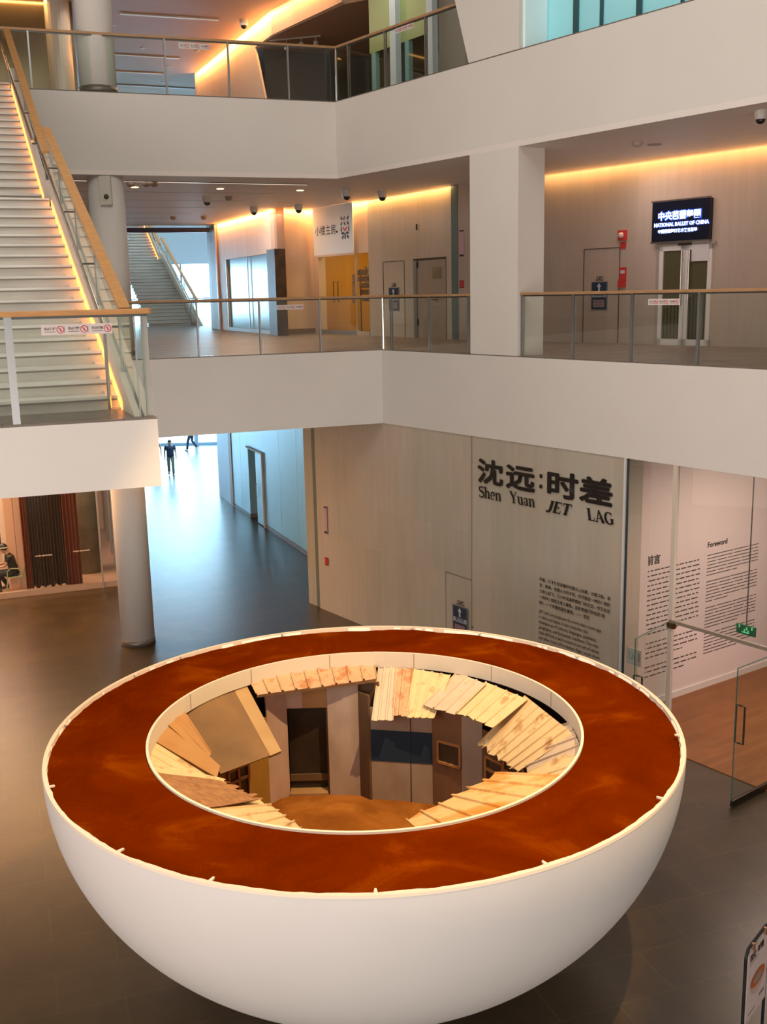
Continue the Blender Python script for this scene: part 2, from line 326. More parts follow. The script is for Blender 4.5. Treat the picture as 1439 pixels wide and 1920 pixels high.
for a, b, z0, z1 in ((0, ta*.55, .14, B2), (ta*.55+.01, ta, .14, B2), (ta, tb, 2.62, B2), (tb, tb+.9*(Lc-tb)/2.4, .14, B2), (tb+.9*(Lc-tb)/2.4+.012, Lc*.86, .14, B2), (Lc*.86+.012, Lc, .14, B2)):
    bl.box(cwp(a, z0), cdv*(b-a-.006), -cn*.3, (0, 0, z1-z0))
struct('wall_back', bl, BLUE)
struct('baseboard_back', MB().box(cwp(0, 0, .01), cdv*ta, -cn*.3, (0, 0, .13)).box(cwp(tb, 0, .01), cdv*(Lc-tb), -cn*.3, (0, 0, .13)), mat('grey_base', (.25, .25, .25), .4))
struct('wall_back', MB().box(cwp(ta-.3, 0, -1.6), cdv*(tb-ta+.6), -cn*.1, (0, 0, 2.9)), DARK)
struct('wall_back', MB().box(cwp(ta, 0, -.3), cdv*.03, -cn*1.3, (0, 0, 2.62)), mat('beige_reveal', (.45, .40, .33), .6))
dr = thing('glass_door', 'pale blue glass door left ajar in the blue corridor wall', 'door', zz(cwp(tb), 0))
tm = lerp(ta, tb, .52)
MB().box(cwp(tm, .03, .02), cdv*(tb-tm), -cn*.02, (0, 0, 2.55)).build('door_leaf', BLUE, dr)
fr = MB().bar(cwp(tb, 0, .04), cwp(tb, 2.66, .04), .06, .06).bar(cwp(ta-.05, 2.64, .04), cwp(tb+.03, 2.64, .04), .06, .06)
fr.build('door_frame', mat('pale_wood_frame', (.62, .52, .45), .5), dr)
h0 = cwp(tm+.12, 1.0, .08); h1 = cwp(tm+.12, 1.45, .08)
MB().tube([h0-cn*.07, h0, h1, h1-cn*.07], .015).build('handle', STEEL, dr)
# ---- glazed entrance at the far end
win = MB()
for i in range(15):
    x = -26+i*2.6; win.box((x, 57.5, 0), (.22, 0, 0), (0, .12, 0), (0, 0, B2))
for z in (.0, 1.15, 2.5, 4.9): win.box((-26, 57.52, z), (40, 0, 0), (0, .08, 0), (0, 0, .14))
struct('window_1', win, mat('blue_grey_frame', (.25, .38, .52), .4))
struct('window_1', MB().quad((-26, 57.56, .1), (14, 57.56, .1), (14, 57.56, B2), (-26, 57.56, B2)), glass_mat('entrance_glass', (.75, .93, 1), .6))
# ---- gallery behind the glass: white return, back wall, wood floor
GW0 = Vector((4.98, 19.10, 0)); gd = Vector((.83, .56, 0)).normalized(); gn = Vector((gd.y, -gd.x, 0))
GWM = mat('gallery_white', (.74, .64, .60), .6)
struct('wall_right', MB().prism([TB+Vector((.02, .0, 0)), GW0, GW0-Wd*.2, TB-Wd*.2], 0, B2), GWM)
struct('wall_back', MB().box(GW0, gd*9, -gn*.2, (0, 0, B2)), GWM)
struct('baseboard_right', MB().box(GW0+gn*.03, gd*9, -gn*.03, (0, 0, .14)), mat('white_skirting', (.72, .66, .6), .5))
struct('wall_right', MB().box(Wp(17, 0, -.3), -nW*8, Wd*.2, (0, 0, B2)), GWM)
struct('floor', MB().prism([Wp(7.16, 0, -.05), Wp(17, 0, -.05), Wp(17, 0, -9), GW0+gd*9, GW0], 0, .012), WOODF)
area('gallery_lights', (8.2, 17.6, 5.0), (0, 0, -1), 3, 1.6, 210, (1, .74, .64))
# glazing of the gallery
gw = thing('glass_wall', 'frameless glass wall of the gallery beside the title wall', 'glass wall', Wp(7.2, 0, -.03))
GG = glass_mat('gallery_glass', (.95, .97, .96), 2.0)
def gpane(name, s0, s1, z0, z1, par, o=-.03): return MB().box(Wp(s0, z0, o), Wd*(s1-s0), -nW*.012, (0, 0, z1-z0)).build(name, GG, par)
gpane('glass_panel', 7.22, 8.18, .02, B2-.01, gw); gpane('glass_panel', 8.26, 12.5, 2.42, B2-.01, gw); gpane('glass_panel', 12.5, 17, .02, B2-.01, gw)
MB().bar(Wp(8.22, 0, -.04), Wp(8.22, B2, -.04), .085, .07, nW).build('post', mat('cream_post', (.70, .60, .50), .4), gw)
MB().bar(Wp(8.2, 2.39, -.03), Wp(12.6, 2.39, -.03), .05, .06).build('transom', mat('pale_metal', (.55, .46, .38), .35, .6), gw)
MB().bar(Wp(7.2, 0, -.02), Wp(7.2, B2, -.02), .03, .03, nW).build('edge_profile', mat('dark_seal', (.03, .04, .05), .4), gw)
MB().bar(Wp(7.16, 0, -.0), Wp(7.16, B2, -.0), .04, .05, nW).build('edge_trim', mat('white_trim', (.72, .70, .68), .5), gw)
MB().cbox(Wp(8.26, 2.33, -.0), .14, .08, .1, AZW).build('patch_fitting', mat('bronze_fitting', (.22, .15, .08), .35, .9), gw)
def door_leaf(label, hinge, free, top):
    d = thing('glass_door', label, 'door', zz(hinge, 0)); dv = (zz(free, 0)-zz(hinge, 0)); L = dv.length; dn = dv.normalized(); pn = Vector((dn.y, -dn.x, 0))
    MB().box(zz(hinge, .1), dn*L, pn*.012, (0, 0, top-.1)).build('glass_panel', GLASS, d)
    MB().box(zz(free, .1)-pn*.002, dn*.006, pn*.016, (0, 0, top-.1)).box(zz(hinge, top)-pn*.002, dn*L, pn*.016, (0, 0, .006)).build('glass_edge', EDGE, d)
    MB().box(zz(hinge, .015)-pn*.02, dn*L, pn*.05, (0, 0, .11)).build('bottom_rail', mat('dark_bronze', (.09, .075, .06), .3, .9), d, bevel=.006)
    p = zz(free, 1.05)-dn*.12
    for sd in (-.07, .08):
        MB().tube([p+pn*.006, p+pn*sd, p+pn*sd+Vector((0, 0, .62)), p+pn*.006+Vector((0, 0, .62))], .016, 8).build('handle', mat('handle_bronze', (.10, .08, .06), .3, .8), d)
    return d
fa = gz(1372, 1515, 0); fb = gz(1439, 1480, 0); dirn = (fb-fa).normalized()
door_leaf('open frameless glass door standing out from the gallery at the right edge', fa+dirn*1.05, fa, 2.3)
hg = Wp(8.16, 0, .0); fr2 = gz(1193, 1198, 2.35)
door_leaf('frameless glass door folded back beside the pale post', zz(hg, 0), zz(fr2, 0), 2.35)
pl = solo('glass_notice', MB().box(gv(1177, 1212, K, Wp(5))+nW*.01, Wd*.33, nW*.008, (0, 0, -.3)), mat('frosted_plate', (.42, .44, .40), .3), 'small grey notice plate on the gallery glass beside the title wall', 'sign')
pq = gv(1180, 1236, K, Wp(5))+nW*.022
MB().tube([pq+Wd*x+zc*y for x, y in ((.02, .16), (.03, .06), (.06, .03), (.09, .05), (.10, .13), (.13, .09), (.14, .02), (.18, .05))], .005, 5).bar(pq+Wd*.24+zc*.02, pq+Wd*.24+zc*.18, .03, .004, nW).build('line_drawing', mat('grey_ink', (.22, .22, .2), .6), pl)
ex = thing('exit_sign', 'green illuminated exit sign above the glass door transom', 'sign', gv(1365, 1193, K, Wp(5))-nW*.5)
ex0 = ROOT[ex.name]
MB().cbox(ex0, .36, .03, .16, AZW).build('housing', mat('exit_green', (.02, .16, .07), .4), ex)
st_ = MB()
for i, (a, b) in enumerate(((-.12, .05), (-.02, -.01), (.02, .03), (.05, -.02), (.12, .05))): st_.cbox(ex0+nW*.02+Wd*a+Vector((0, 0, b)), .022, .006, .05, AZW)
st_.cbox(ex0+nW*.02+Vector((0, 0, -.04)), .14, .006, .015, AZW)
st_.build('pictogram', mat('exit_lit', (.15, .8, .35), .5, emit=.35), ex)
MB().bar(ex0+Vector((0, 0, .08)), zz(ex0, B2), .015, .015, nW).build('hanger', STEEL, ex)
# gallery wall text: rows of small unreadable print
def print_block(mb, x0, x1, y0, y1, rows, gap, xmax, A=GW0, B=GW0+gd*5, n=gn, w_=.016, dash=.05):
    """rows laid on the wall between the traced corners; blank rows given in gap"""
    a = gv(x0, y0, A, B); b = gv(x1, y1, A, B); d = (zz(b, 0)-zz(a, 0)); L = d.length; dn = d.normalized()
    for i in range(rows):
        if i in gap: continue
        z = a.z - i*xmax; t = 0; end = L*(random.uniform(.35, .8) if (i+1) in gap or i == rows-1 else 1)
        while t < end:
            l = random.uniform(dash, dash*4); l = min(l, end-t)
            mb.box(a+dn*t+n*.004+Vector((0, 0, z-a.z)), dn*l, n*.002, (0, 0, -w_)); t += l+.04
wt = thing('wall_text', 'long block of small exhibition print on the white gallery wall', 'wall text', GW0+gn*.01)
pb = MB(); print_block(pb, 1211, 1314, 1072, 1045, 23, (14, 19), .096, w_=.022); pb.build('left_column', mat('print_ink', (.09, .07, .06), .6), wt)
pb = MB(); print_block(pb, 1327, 1423, 1041, 1017, 31, (7, 15, 23), .068, w_=.015, dash=.2); pb.build('right_column', MATS['print_ink'], wt)
text('heading', '前言', .2, gv(1212, 1060, GW0, GW0+gd), gd, (0, 0, 1), INK, wt, offset=.004)
text('heading', 'Foreword', .15, gv(1327, 1027, GW0, GW0+gd), gd, (0, 0, 1), INK, wt, offset=.004)

# ---- title lettering on the cladded wall
ttl = thing('exhibition_title', 'large black title in Chinese and English on the stone wall', 'wall text', Wp(2.4, 3.8))
tl = gv(897, 905, K, Wp(5)); zc = Vector((0, 0, 1))
TP = lambda px, py: gv(px, py, K, Wp(5))+nW*.0
def hanzi(ch, s0, s1, zb_, hgt, off=.028):
    bold_text('character', ch, hgt*1.0, Wp(s0-.02, zb_+hgt*.13, .0), Wd, zc, INK, ttl, .021, xs=(s1-s0)/(hgt*.97))
for ch, a, b in (('沈', 3.27, 4.04), ('远', 4.12, 4.93), ('时', 5.23, 6.06), ('差', 6.09, 6.90)): hanzi(ch, a, b, 4.15, .52)
MB().cbox(Wp(5.09, 4.32, .008), .07, .006, .07, AZW).cbox(Wp(5.09, 4.52, .008), .07, .006, .07, AZW).build('colon', INK, ttl)
def arc(cx, cy, rx, ry, a0, a1, w0, w1, n=10, wm=None):
    out = []
    for i in range(n+1):
        t = i/n; a = R(a0+(a1-a0)*t); w_ = w0+(w1-w0)*t
        if wm is not None: w_ = w0+(wm-w0)*math.sin(math.pi*t) if w0 == w1 else w_
        out.append((cx+rx*math.cos(a), cy+ry*math.sin(a), w_))
    return out
def sf(x, y, l=.3): return [(x-l/2, y, .055), (x+l/2, y, .055)]
LET = {
 'S': (.72, [arc(.36, .76, .27, .2, 35, 270, .08, .16, 12)+arc(.36, .28, .29, .25, 80, -145, .19, .08, 12), [(.62, .98, .07), (.64, .72, .03)], [(.08, .3, .03), (.06, .02, .07)]]),
 'h': (.72, [[(.16, 0, .17), (.16, 1.02, .17)], sf(.08, 1.0, .2), sf(.16, .03, .3), [(.2, .52, .05), (.36, .66, .09), (.5, .62, .15), (.55, .45, .17), (.55, 0, .17)], sf(.55, .03, .28)]),
 'e': (.62, [[(.1, .36, .05), (.52, .36, .05)], arc(.31, .34, .22, .32, 5, 300, .14, .07, 14), ]),
 'n': (.72, [[(.16, 0, .17), (.16, .66, .17)], sf(.08, .65, .2), sf(.16, .03, .3), [(.2, .52, .05), (.36, .66, .09), (.5, .62, .15), (.55, .45, .17), (.55, 0, .17)], sf(.55, .03, .28)]),
 'Y': (.9, [[(.14, .98, .2), (.45, .48, .18)], [(.78, .98, .07), (.45, .48, .08)], [(.45, .5, .18), (.45, 0, .18)], sf(.14, .98, .32), sf(.78, .98, .26), sf(.45, .03, .36)]),
 'u': (.72, [[(.16, .66, .17), (.16, .22, .17), (.24, .05, .13), (.4, .04, .07), (.52, .16, .05)], sf(.08, .65, .2), [(.55, .66, .17), (.55, 0, .17)], sf(.47, .65, .2), sf(.62, .03, .2)]),
 'a': (.64, [[(.12, .5, .12), (.2, .64, .07), (.36, .66, .08), (.44, .54, .16), (.44, .1, .17), (.56, .03, .07)], arc(.28, .2, .17, .17, 80, 330, .06, .09, 10), [(.1, .2, .12), (.12, .24, .12)]]),
 'J': (.6, [[(.4, .98, .2), (.38, .24, .2), (.28, .02, .14), (.08, -.04, .08), (.04, .12, .12)], sf(.4, .98, .38)]),
 'E': (.8, [[(.2, 0, .2), (.2, 1, .2)], [(.06, .97, .07), (.66, .97, .07)], [(.06, .03, .07), (.7, .03, .07)], [(.2, .5, .06), (.5, .5, .06)], [(.66, 1, .06), (.64, .74, .03)], [(.7, 0, .07), (.72, .3, .03)], [(.5, .62, .05), (.5, .38, .05)]]),
 'T': (.8, [[(.4, 0, .2), (.4, .98, .2)], [(.03, .97, .07), (.77, .97, .07)], [(.04, 1, .06), (.05, .7, .03)], [(.76, 1, .06), (.75, .7, .03)], sf(.4, .03, .38)]),
 'L': (.76, [[(.22, 0, .2), (.22, 1, .2)], sf(.22, .97, .36), [(.06, .03, .07), (.68, .03, .07)], [(.68, 0, .07), (.71, .34, .03)]]),
 'A': (.92, [[(.14, .03, .07), (.46, 1, .08)], [(.44, 1, .1), (.76, .03, .22)], [(.26, .33, .06), (.62, .33, .06)], sf(.14, .03, .28), sf(.76, .03, .34)]),
 'G': (.9, [arc(.45, .5, .36, .47, 50, 320, .08, .1, 16)[:], arc(.45, .5, .34, .46, 120, 240, .16, .16, 8), [(.72, .05, .18), (.72, .46, .18)], sf(.72, .45, .34), [(.7, .98, .07), (.72, .7, .03)]]),
}
def word(wd, s0, s1, zb_, cap, shear):
    tot = sum(LET[c][0] for c in wd); x = 0; k = (s1-s0)/tot; segs = []
    for c in wd:
        for pl_ in LET[c][1]: segs.append([((x+px_)*k+py_*cap*shear, py_*cap, w_*k*1.15) for px_, py_, w_ in pl_])
        x += LET[c][0]
    strokes('word', segs, Wp(s0, zb_), Wd, zc, 1, INK, ttl, lift=.006)
word('Shen', 3.30, 3.98, 3.86, .23, -.05); word('Yuan', 4.24, 4.94, 3.88, .23, -.12); word('JET', 5.22, 5.84, 3.86, .22, .35); word('LAG', 6.30, 6.94, 3.86, .22, -.2)
bt = thing('wall_text', 'paragraph of small black print in Chinese and English below the title', 'wall text', Wp(5.07, 2.5))
for i, ln in enumerate(('时差，它不仅包含着时空意义上的差，也是习俗、语', '言、审美、地理人文的不同，你可能在一种价值观的', '土地上起飞，几小时无国界感的飞翔之后，你又在另', '一种价值观的土地上着陆，这就是我们所在的“地', '球”，一个丰富的蓝色星球。—— 沈远')):
    text('text_line', ln, .079, Wp(5.07, 2.455-i*.119), Wd, zc, INK, bt, offset=.0012)
for i, ln in enumerate(('JET LAG encompasses far more than a mere gap', 'in time and space. It also embodies the', 'divergences of customs, languages, aesthetics,', 'geography, and humanistic traditions. You may', 'take off from a land rooted in one set of values,', 'and after hours of borderless flight, touch down', 'on a soil shaped by a completely different')):
    text('text_line', ln, .088, Wp(5.07, 1.80-i*.107), Wd, zc, INK, bt, offset=.0008, xs=.93)

# ---- things on the stone walls: hydrant notices, handles, fire points
def hydrant_sign(label, A, B, n, p0, p1, zt, hz):
    """blue notice with a white hydrant, title above, framed list below; p0,p1 = left/right px at one height"""
    a = gv(*p0, A, B); b = gv(*p1, A, B); d = zz(b, 0)-zz(a, 0); L = d.length; dn = d.normalized(); o = zz(a, zt)
    t = thing('hydrant_notice', label, 'sign', o+n*.01, 'fire hydrant notices')
    MB().box(o+n*.004, dn*L, n*.012, (0, 0, -hz)).build('backing', mat('grey_frame', (.16, .17, .17), .5), t)
    MB().box(o+n*.018+dn*L*.06-zc*hz*.03, dn*L*.88, n*.003, -zc*hz*.36).build('upper_panel', mat('navy_panel', (.014, .034, .075), .4), t)
    MB().box(o+n*.018+dn*L*.06-zc*hz*.40, dn*L*.88, n*.003, -zc*hz*.14).build('caption_panel', mat('silver_panel', (.42, .43, .48), .4), t)
    MB().box(o+n*.018+dn*L*.06-zc*hz*.56, dn*L*.88, n*.003, -zc*hz*.41).build('lower_panel', mat('navy_panel', (.014, .034, .075), .4), t)
    c = o+n*.024+dn*L*.5-zc*hz*.36; hw = MB()
    pts = [(-.09, 0), (-.09, .55), (-.2, .58), (-.2, .75), (-.1, .78), (-.1, .9), (0, 1), (.1, .9), (.1, .78), (.2, .75), (.2, .58), (.09, .55), (.09, 0)]
    hw.extr([c+dn*L*x*.55+zc*hz*.3*y for x, y in pts], n*.003); hw.build('hydrant_pictogram', mat('sign_white', (.55, .56, .58), .5), t)
    text('lettering', '消火栓', L*.2, o+dn*L*.2-zc*hz*.5+n*.02, dn, zc, MATS['navy_panel'], t, offset=.002)
    tb_ = MB()
    for r_ in range(5):
        for c_ in range(6): tb_.box(o+n*.022+dn*L*(.16+c_*.115)-zc*hz*(.64+r_*.055), dn*L*.09, n*.002, -zc*hz*.035)
    tb_.build('instruction_table', mat('pink_print', (.50, .28, .30), .6), t)
    text('heading', '消火栓', L*.14, o+dn*L*.3+zc*hz*.09, dn, zc, INK, t, offset=.004)
    text('heading', 'FIRE HYDRANT', L*.075, o+dn*L*.24+zc*hz*.035, dn, zc, INK, t, offset=.002)
    return t
hydrant_sign('blue hydrant notice on the ground floor stone wall below the title', K, Wp(5), nW, (850, 1132), (878, 1140), 1.37, .66)
solo('keyhole_plate', MB().lathe((0, 0, 0), [(.012, 0), (.02, .02)], 10), INK, 'tiny dark keyhole on the hidden door beside the blue notice', 'lock')
bpy.data.objects['keyhole_plate'].location = gv(886, 1177, K, Wp(5))
def fire_strip(label, A, B, n, pt, pb, m, txt=None, wd=.07):
    a = gv(*pt, A, B); b = gv(*pb, A, B); d = (zz(B, 0)-zz(A, 0)).normalized(); h = a.z-b.z
    t = thing('wall_notice', label, 'sign', zz(b, b.z)+n*.01)
    MB().box(zz(b, b.z)+n*.004, d*wd, n*.012, (0, 0, h)).build('plate', m, t)
    MB().box(zz(b, b.z+h*.02)+n*.017, d*wd, n*.004, (0, 0, h*.07)).box(zz(b, b.z+h*.93)+n*.017, d*wd, n*.004, (0, 0, h*.05)).build('end_cap', INK, t)
    return t
PINKN = mat('pink_notice', (.55, .36, .40), .5); REDN = mat('red_notice', (.55, .035, .03), .45)
fire_strip('tall thin pink notice on the ground floor jamb left of the title wall', K, Wp(5), nW, (608, 948), (610, 1000), PINKN, wd=.12)
fire_strip('small red and white notice low on the ground floor jamb', K, Wp(5), nW, (609, 1044), (611, 1059), REDN, wd=.12)
# ============================================================ upper back walls
A2, Bq, Cq, D2 = Vector((-6.07, 40.8, 0)), Vector((-3.25, 34.1, 0)), Vector((-2.12, 34.9, 0)), Vector((-.28, 31.85, 0))
E2, F2, G2 = Vector((1.93, 28.1, 0)), Vector((3.94, 26.02, 0)), Vector((15.5, 11.3, 0))
def nrm(a, b):
    d = (b-a).normalized(); n = Vector((d.y, -d.x, 0)); return n if n.dot(-(a+b)/2) > 0 else -n
CREAM = mat('backlit_cream_panel', (.80, .62, .48), .5, noise=.12, nscale=2.2, stretch=(1, 1, .12))
nAB, nBC, nCD, nDE, nFG = nrm(A2, Bq), nrm(Bq, Cq), nrm(Cq, D2), nrm(D2, E2), nrm(F2, G2)
def wall(mb, a, b, n, z0, z1, th=.25): return mb.box(zz(a, z0), zz(b, 0)-zz(a, 0), -n*th, (0, 0, z1-z0))
dAB = (Bq-A2).normalized()
w1 = gv(430, 600, A2, Bq); w2 = gv(526, 600, A2, Bq); tA = (zz(w1, 0)-A2).length; tB = (zz(w2, 0)-A2).length; LAB = (Bq-A2).length
wt0 = gv(430, 484, A2, Bq).z; wt1 = gv(525, 474, A2, Bq).z
m_ = MB(); wall(m_, A2, A2+dAB*tA, nAB, Z2, C2); wall(m_, A2+dAB*tB, Bq, nAB, Z2, C2); wall(m_, A2+dAB*tA, A2+dAB*tB, nAB, (wt0+wt1)/2, C2); wall(m_, Bq, Cq, nBC, Z2, C2)
struct('wall_back', m_, CREAM)
sw = thing('window_display', 'large bluish shop window in the cream wall beside the tall black panel', 'window', zz(lerp(A2, Bq, .5), Z2))
MB().box(zz(A2+dAB*tA, Z2+.1)-nAB*.05, dAB*(tB-tA), -nAB*.02, (0, 0, (wt0+wt1)/2-Z2-.1)).build('glass_panel', mat('reflective_glass', (.24, .46, .58), .16, spec=.12), sw)
fm = MB()
for t_ in (tA, lerp(tA, tB, .45), tB-.06): fm.box(zz(A2+dAB*t_, Z2), dAB*.05, nAB*.03, (0, 0, (wt0+wt1)/2-Z2))
fm.build('mullion', mat('blue_grey_metal', (.22, .33, .40), .3, .5), sw)
MB().box(zz(A2+dAB*tA, Z2), dAB*(tB-tA), nAB*.04, (0, 0, .12)).build('sill', mat('grey_base', (.25, .25, .25), .4), sw)
bp_ = gv(541, 620, A2, Bq)
solo('black_panel', MB().box(zz(gv(526, 620, A2, Bq), Z2), zz(bp_, 0)-zz(gv(526, 620, A2, Bq), 0), nAB*.35, (0, 0, wt1-Z2+.1)), mat('veined_black_stone', (.02, .015, .012), .45, noise=.6, nscale=3, col2=(.09, .05, .025)), 'tall black stone panel at the corner of the cream shop wall', 'panel')
struct('baseboard_back', MB().box(zz(Bq, Z2), Cq-Bq, nBC*.02, (0, 0, .16)), mat('brown_base', (.20, .13, .09), .4))
# jamb and header of the wide opening into the far hall
JM = mat('grey_jamb', (.34, .35, .35), .45)
struct('wall_back', MB().box(OP+Vector((0, 0, Z2)), A2-OP, nAB*-.2, (0, 0, C2-Z2)).box(OP+Vector((0, 0, Z2)), e*.45, n20*-.5, (0, 0, C2-Z2)), JM)
struct('trim_6', MB().box(zz(A2, Z2)+nAB*.02-dAB*.12, dAB*.14, nAB*.05, (0, 0, C2-Z2)), mat('copper_trim', (.62, .33, .18), .4))
struct('trim_7', MB().box(OP-e*18+Vector((0, 0, 10.45)), e*18, -n20*.3, (0, 0, .17)), mat('navy_header', (.03, .03, .09), .4))
struct('wall_back', MB().box(OP-e*18+Vector((0, 0, Z2)), e*(18-3.55), -n20*.3, (0, 0, 3.9)), WHITE)
# shop front with the banner
dCD = (D2-Cq).normalized(); LCD = (D2-Cq).length
def onCD(px, py): return gv(px, py, Cq, D2)
zs = onCD(635, 478).z; s1 = (zz(onCD(601, 600), 0)-Cq).length; s2 = (zz(onCD(671, 600), 0)-Cq).length
m_ = MB(); wall(m_, Cq, Cq+dCD*s1, nCD, Z2, C2); m_.box(zz(Cq+dCD*s1, zs), dCD*(LCD-s1), -nCD*.2, (0, 0, C2-zs)); struct('wall_back', m_, CREAM)
bn = thing('shop_banner', 'white hanging shop banner with handwriting and a geometric emblem', 'banner', zz(lerp(Cq, D2, .4), zs))
b0 = onCD(597, 478); b1 = onCD(671, 474); bd = zz(b1, 0)-zz(b0, 0); bt_ = C2-.02
MB().box(zz(b0, zs)+nCD*.12, bd, nCD*.03, (0, 0, bt_-zs)).build('cloth', mat('lit_banner', (.80, .88, .92), .5, emit=.04), bn)
MB().box(zz(b0, zs-.04)+nCD*.11, bd, nCD*.06, (0, 0, .07)).build('bottom_bar', mat('cream_bar', (.75, .62, .48), .4), bn)
bo = zz(b0, zs)+nCD*.155; bL = bd.length; bH = bt_-zs; bdn = bd.normalized()
text('handwriting', '小楼主房', bL*.125, bo+bdn*bL*.05+zc*bH*.44, bdn, zc, INK, bn, xs=1.1)
MB().sphere(bo+bdn*bL*.62+zc*bH*.46, .035, 8).build('dot', INK, bn)
em = []; eh = .44*bH/(bL*.2)
for x0, y0, x1, y1 in ((.0, 1, .2, .86), (.5, 1, .36, .86), (.95, 1, .78, .86), (.15, .76, 0, .62), (.4, .76, .55, .62), (.78, .76, .97, .62), (.05, .54, .05, .34), (.95, .54, .95, .34), (.05, .26, .38, .27), (.62, .27, .95, .26), (.5, .27, .5, 0), (.3, .16, .1, .02), (.72, .16, .92, .02)):
    em.append([(x0, y0*eh, .13), (x1, y1*eh, .13)])
strokes('emblem', em, bo+bdn*bL*.72+zc*bH*.30, bdn, zc, bL*.2, mat('emblem_navy', (.03, .04, .10), .5), bn)
strokes('emblem_heart', [[(.26, .53*eh, .12), (.5, .37*eh, .13), (.74, .53*eh, .12)]], bo+bdn*bL*.72+zc*bH*.30, bdn, zc, bL*.2, mat('emblem_red', (.7, .08, .06), .5), bn)
sd = thing('shop_doors', 'double glass shop doors under the white banner', 'door', zz(lerp(Cq, D2, .4), Z2))
mid = (s1+s2)/2
for a, b in ((s1+.02, mid-.01), (mid+.01, s2)): MB().box(zz(Cq+dCD*a, Z2+.12), dCD*(b-a), -nCD*.015, (0, 0, zs-Z2-.14)).build('door_leaf', GLASSC, sd)
for a in (mid-.14, mid+.14):
    p = zz(Cq+dCD*a, Z2+1.0); MB().tube([p, p+nCD*.06, p+nCD*.06+zc*.62, p+zc*.62], .018).build('handle', mat('bronze_handle', (.2, .15, .08), .4, .6), sd)
MB().box(zz(Cq+dCD*s1, Z2), dCD*(s2-s1), -nCD*.05, (0, 0, .12)).build('threshold', mat('grey_base', (.25, .25, .25), .4), sd)
sg = thing('glass_screen', 'narrow fixed shop glass right of the banner doors', 'glass wall', zz(lerp(Cq, D2, .9), Z2))
MB().box(zz(Cq+dCD*(s2+.06), Z2+.12), dCD*(LCD-s2-.06), -nCD*.015, (0, 0, zs-Z2-.14)).build('glass_panel', GLASSC, sg)
MB().box(zz(Cq+dCD*s2, Z2), dCD*.06, nCD*.04, (0, 0, zs-Z2)).box(zz(Cq+dCD*s2, Z2), dCD*(LCD-s2), nCD*.04, (0, 0, .12)).build('frame', mat('pale_frame', (.55, .45, .35), .4), sg)
# interior of the shop
SY = mat('ochre_wall', (.62, .34, .06), .5); struct('wall_back', MB().box(zz(Cq, Z2)-nCD*3.6-dCD*1, dCD*6, -nCD*.1, (0, 0, 3.9)), SY); struct('wall_back', MB().box(zz(Cq, Z2)-nCD*3.6-dCD*.2, nCD*3.3, -dCD*.1, (0, 0, 3.9)), SY)
struct('wall_back', MB().box(zz(D2, Z2)-nCD*3.6+dCD*1.2, nCD*2.2, dCD*.1, (0, 0, 3.9)), mat('orange_wall', (.75, .30, .03), .5))
area('shop_lamp', zz(lerp(Cq, D2, .6), 9.9)-nCD*1.7, (0, 0, -1), 2.0, 1.2, 60, (1, .66, .25))
for k, (px_, py_, w_, h_) in enumerate(((661, 515, .25, .5), (661, 545, .25, .4), (684, 500, .3, .6))):
    p = gv(px_, py_, Cq-nCD*1.2, D2-nCD*1.2)
    solo('wall_poster', MB().box(p, dCD*w_, nCD*.02, (0, 0, -h_)), mat('poster_cream', (.75, .6, .42), .5, noise=.7, nscale=9), ('small cream poster in the shop doorway, upper one left of the mullion', 'small cream poster in the shop doorway, lower one left of the mullion', 'cream poster behind the narrow fixed glass')[k], 'poster')
rk = thing('magazine_rack', 'dark magazine rack standing behind the narrow shop glass', 'rack', zz(gv(687, 620, Cq-nCD*.7, D2-nCD*.7), Z2))
rp = ROOT[rk.name]
for i in range(5): MB().box(rp-dCD*.32+zc*(1.0+i*.2)+nCD*(.05*i-.1), dCD*.64, nCD*.02, (0, 0, .16)).build('shelf', mat('rack_brown', (.10, .055, .025), .5, noise=.6, nscale=14, col2=(.35, .25, .15)), rk)
for s_ in (-.28, .28): MB().bar(rp+dCD*s_, rp+dCD*s_+zc*2.0, .03, .03).build('leg', BLACK, rk)
# stone wall with service doors
m_ = MB(); wall(m_, D2, E2, nDE, Z2, C2); struct('wall_back', m_, STONE2)
n2, n3 = nrm(E2, F2), nFG
E2b = E2+(F2-E2).normalized()*.22
m_ = MB(); wall(m_, E2b, F2, n2, Z2, C2); wall(m_, F2, G2, nFG, Z2, C2); struct('wall_back', m_, stone_mat('travertine_gallery', AZW, (.50, .41, .36), (.46, .385, .34), .3, 1.5, 1.1))
struct('trim_8', MB().box(zz(E2, Z2)+n2*.02, E2b-E2, -n2*.15, (0, 0, C2-Z2)), mat('teal_grey_strip', (.13, .18, .17), .35))
struct('trim_8', MB().box(zz(E2b+(F2-E2).normalized()*.55, Z2)+n2*.005, (F2-E2).normalized()*.03, n2*.01, (0, 0, C2-Z2)), mat('brass_seam', (.6, .38, .2), .4))
def door_on(A, B, n, p0, p1, zt, num, label_inset=True, inset=.0, m=None):
    a = gv(*p0, A, B); b = gv(*p1, A, B); d = zz(b, 0)-zz(a, 0); L = d.length; dn = d.normalized(); o = zz(a, Z2)
    fr = MB()
    for q, r_ in ((o, o+zc*zt), (o+zc*zt, o+zc*zt+d), (o+d+zc*zt, o+d)): fr.bar(q+n*.004, r_+n*.004, .022, .012, n)
    return struct(num, fr, mat('seam_dark', (.12, .09, .07), .6)), o, dn, L
door_on(D2, E2, nDE, (721, 600), (760, 600), gv(740, 490, D2, E2).z-Z2, 'door_2')
dd, o_, dn_, L_ = door_on(D2, E2, nDE, (779, 600), (838, 600), gv(808, 487, D2, E2).z-Z2, 'door_3')
hD = gv(808, 487, D2, E2).z-Z2
sdr = thing('service_door', 'stone coloured service door with lever handle in the stone wall', 'door', o_)
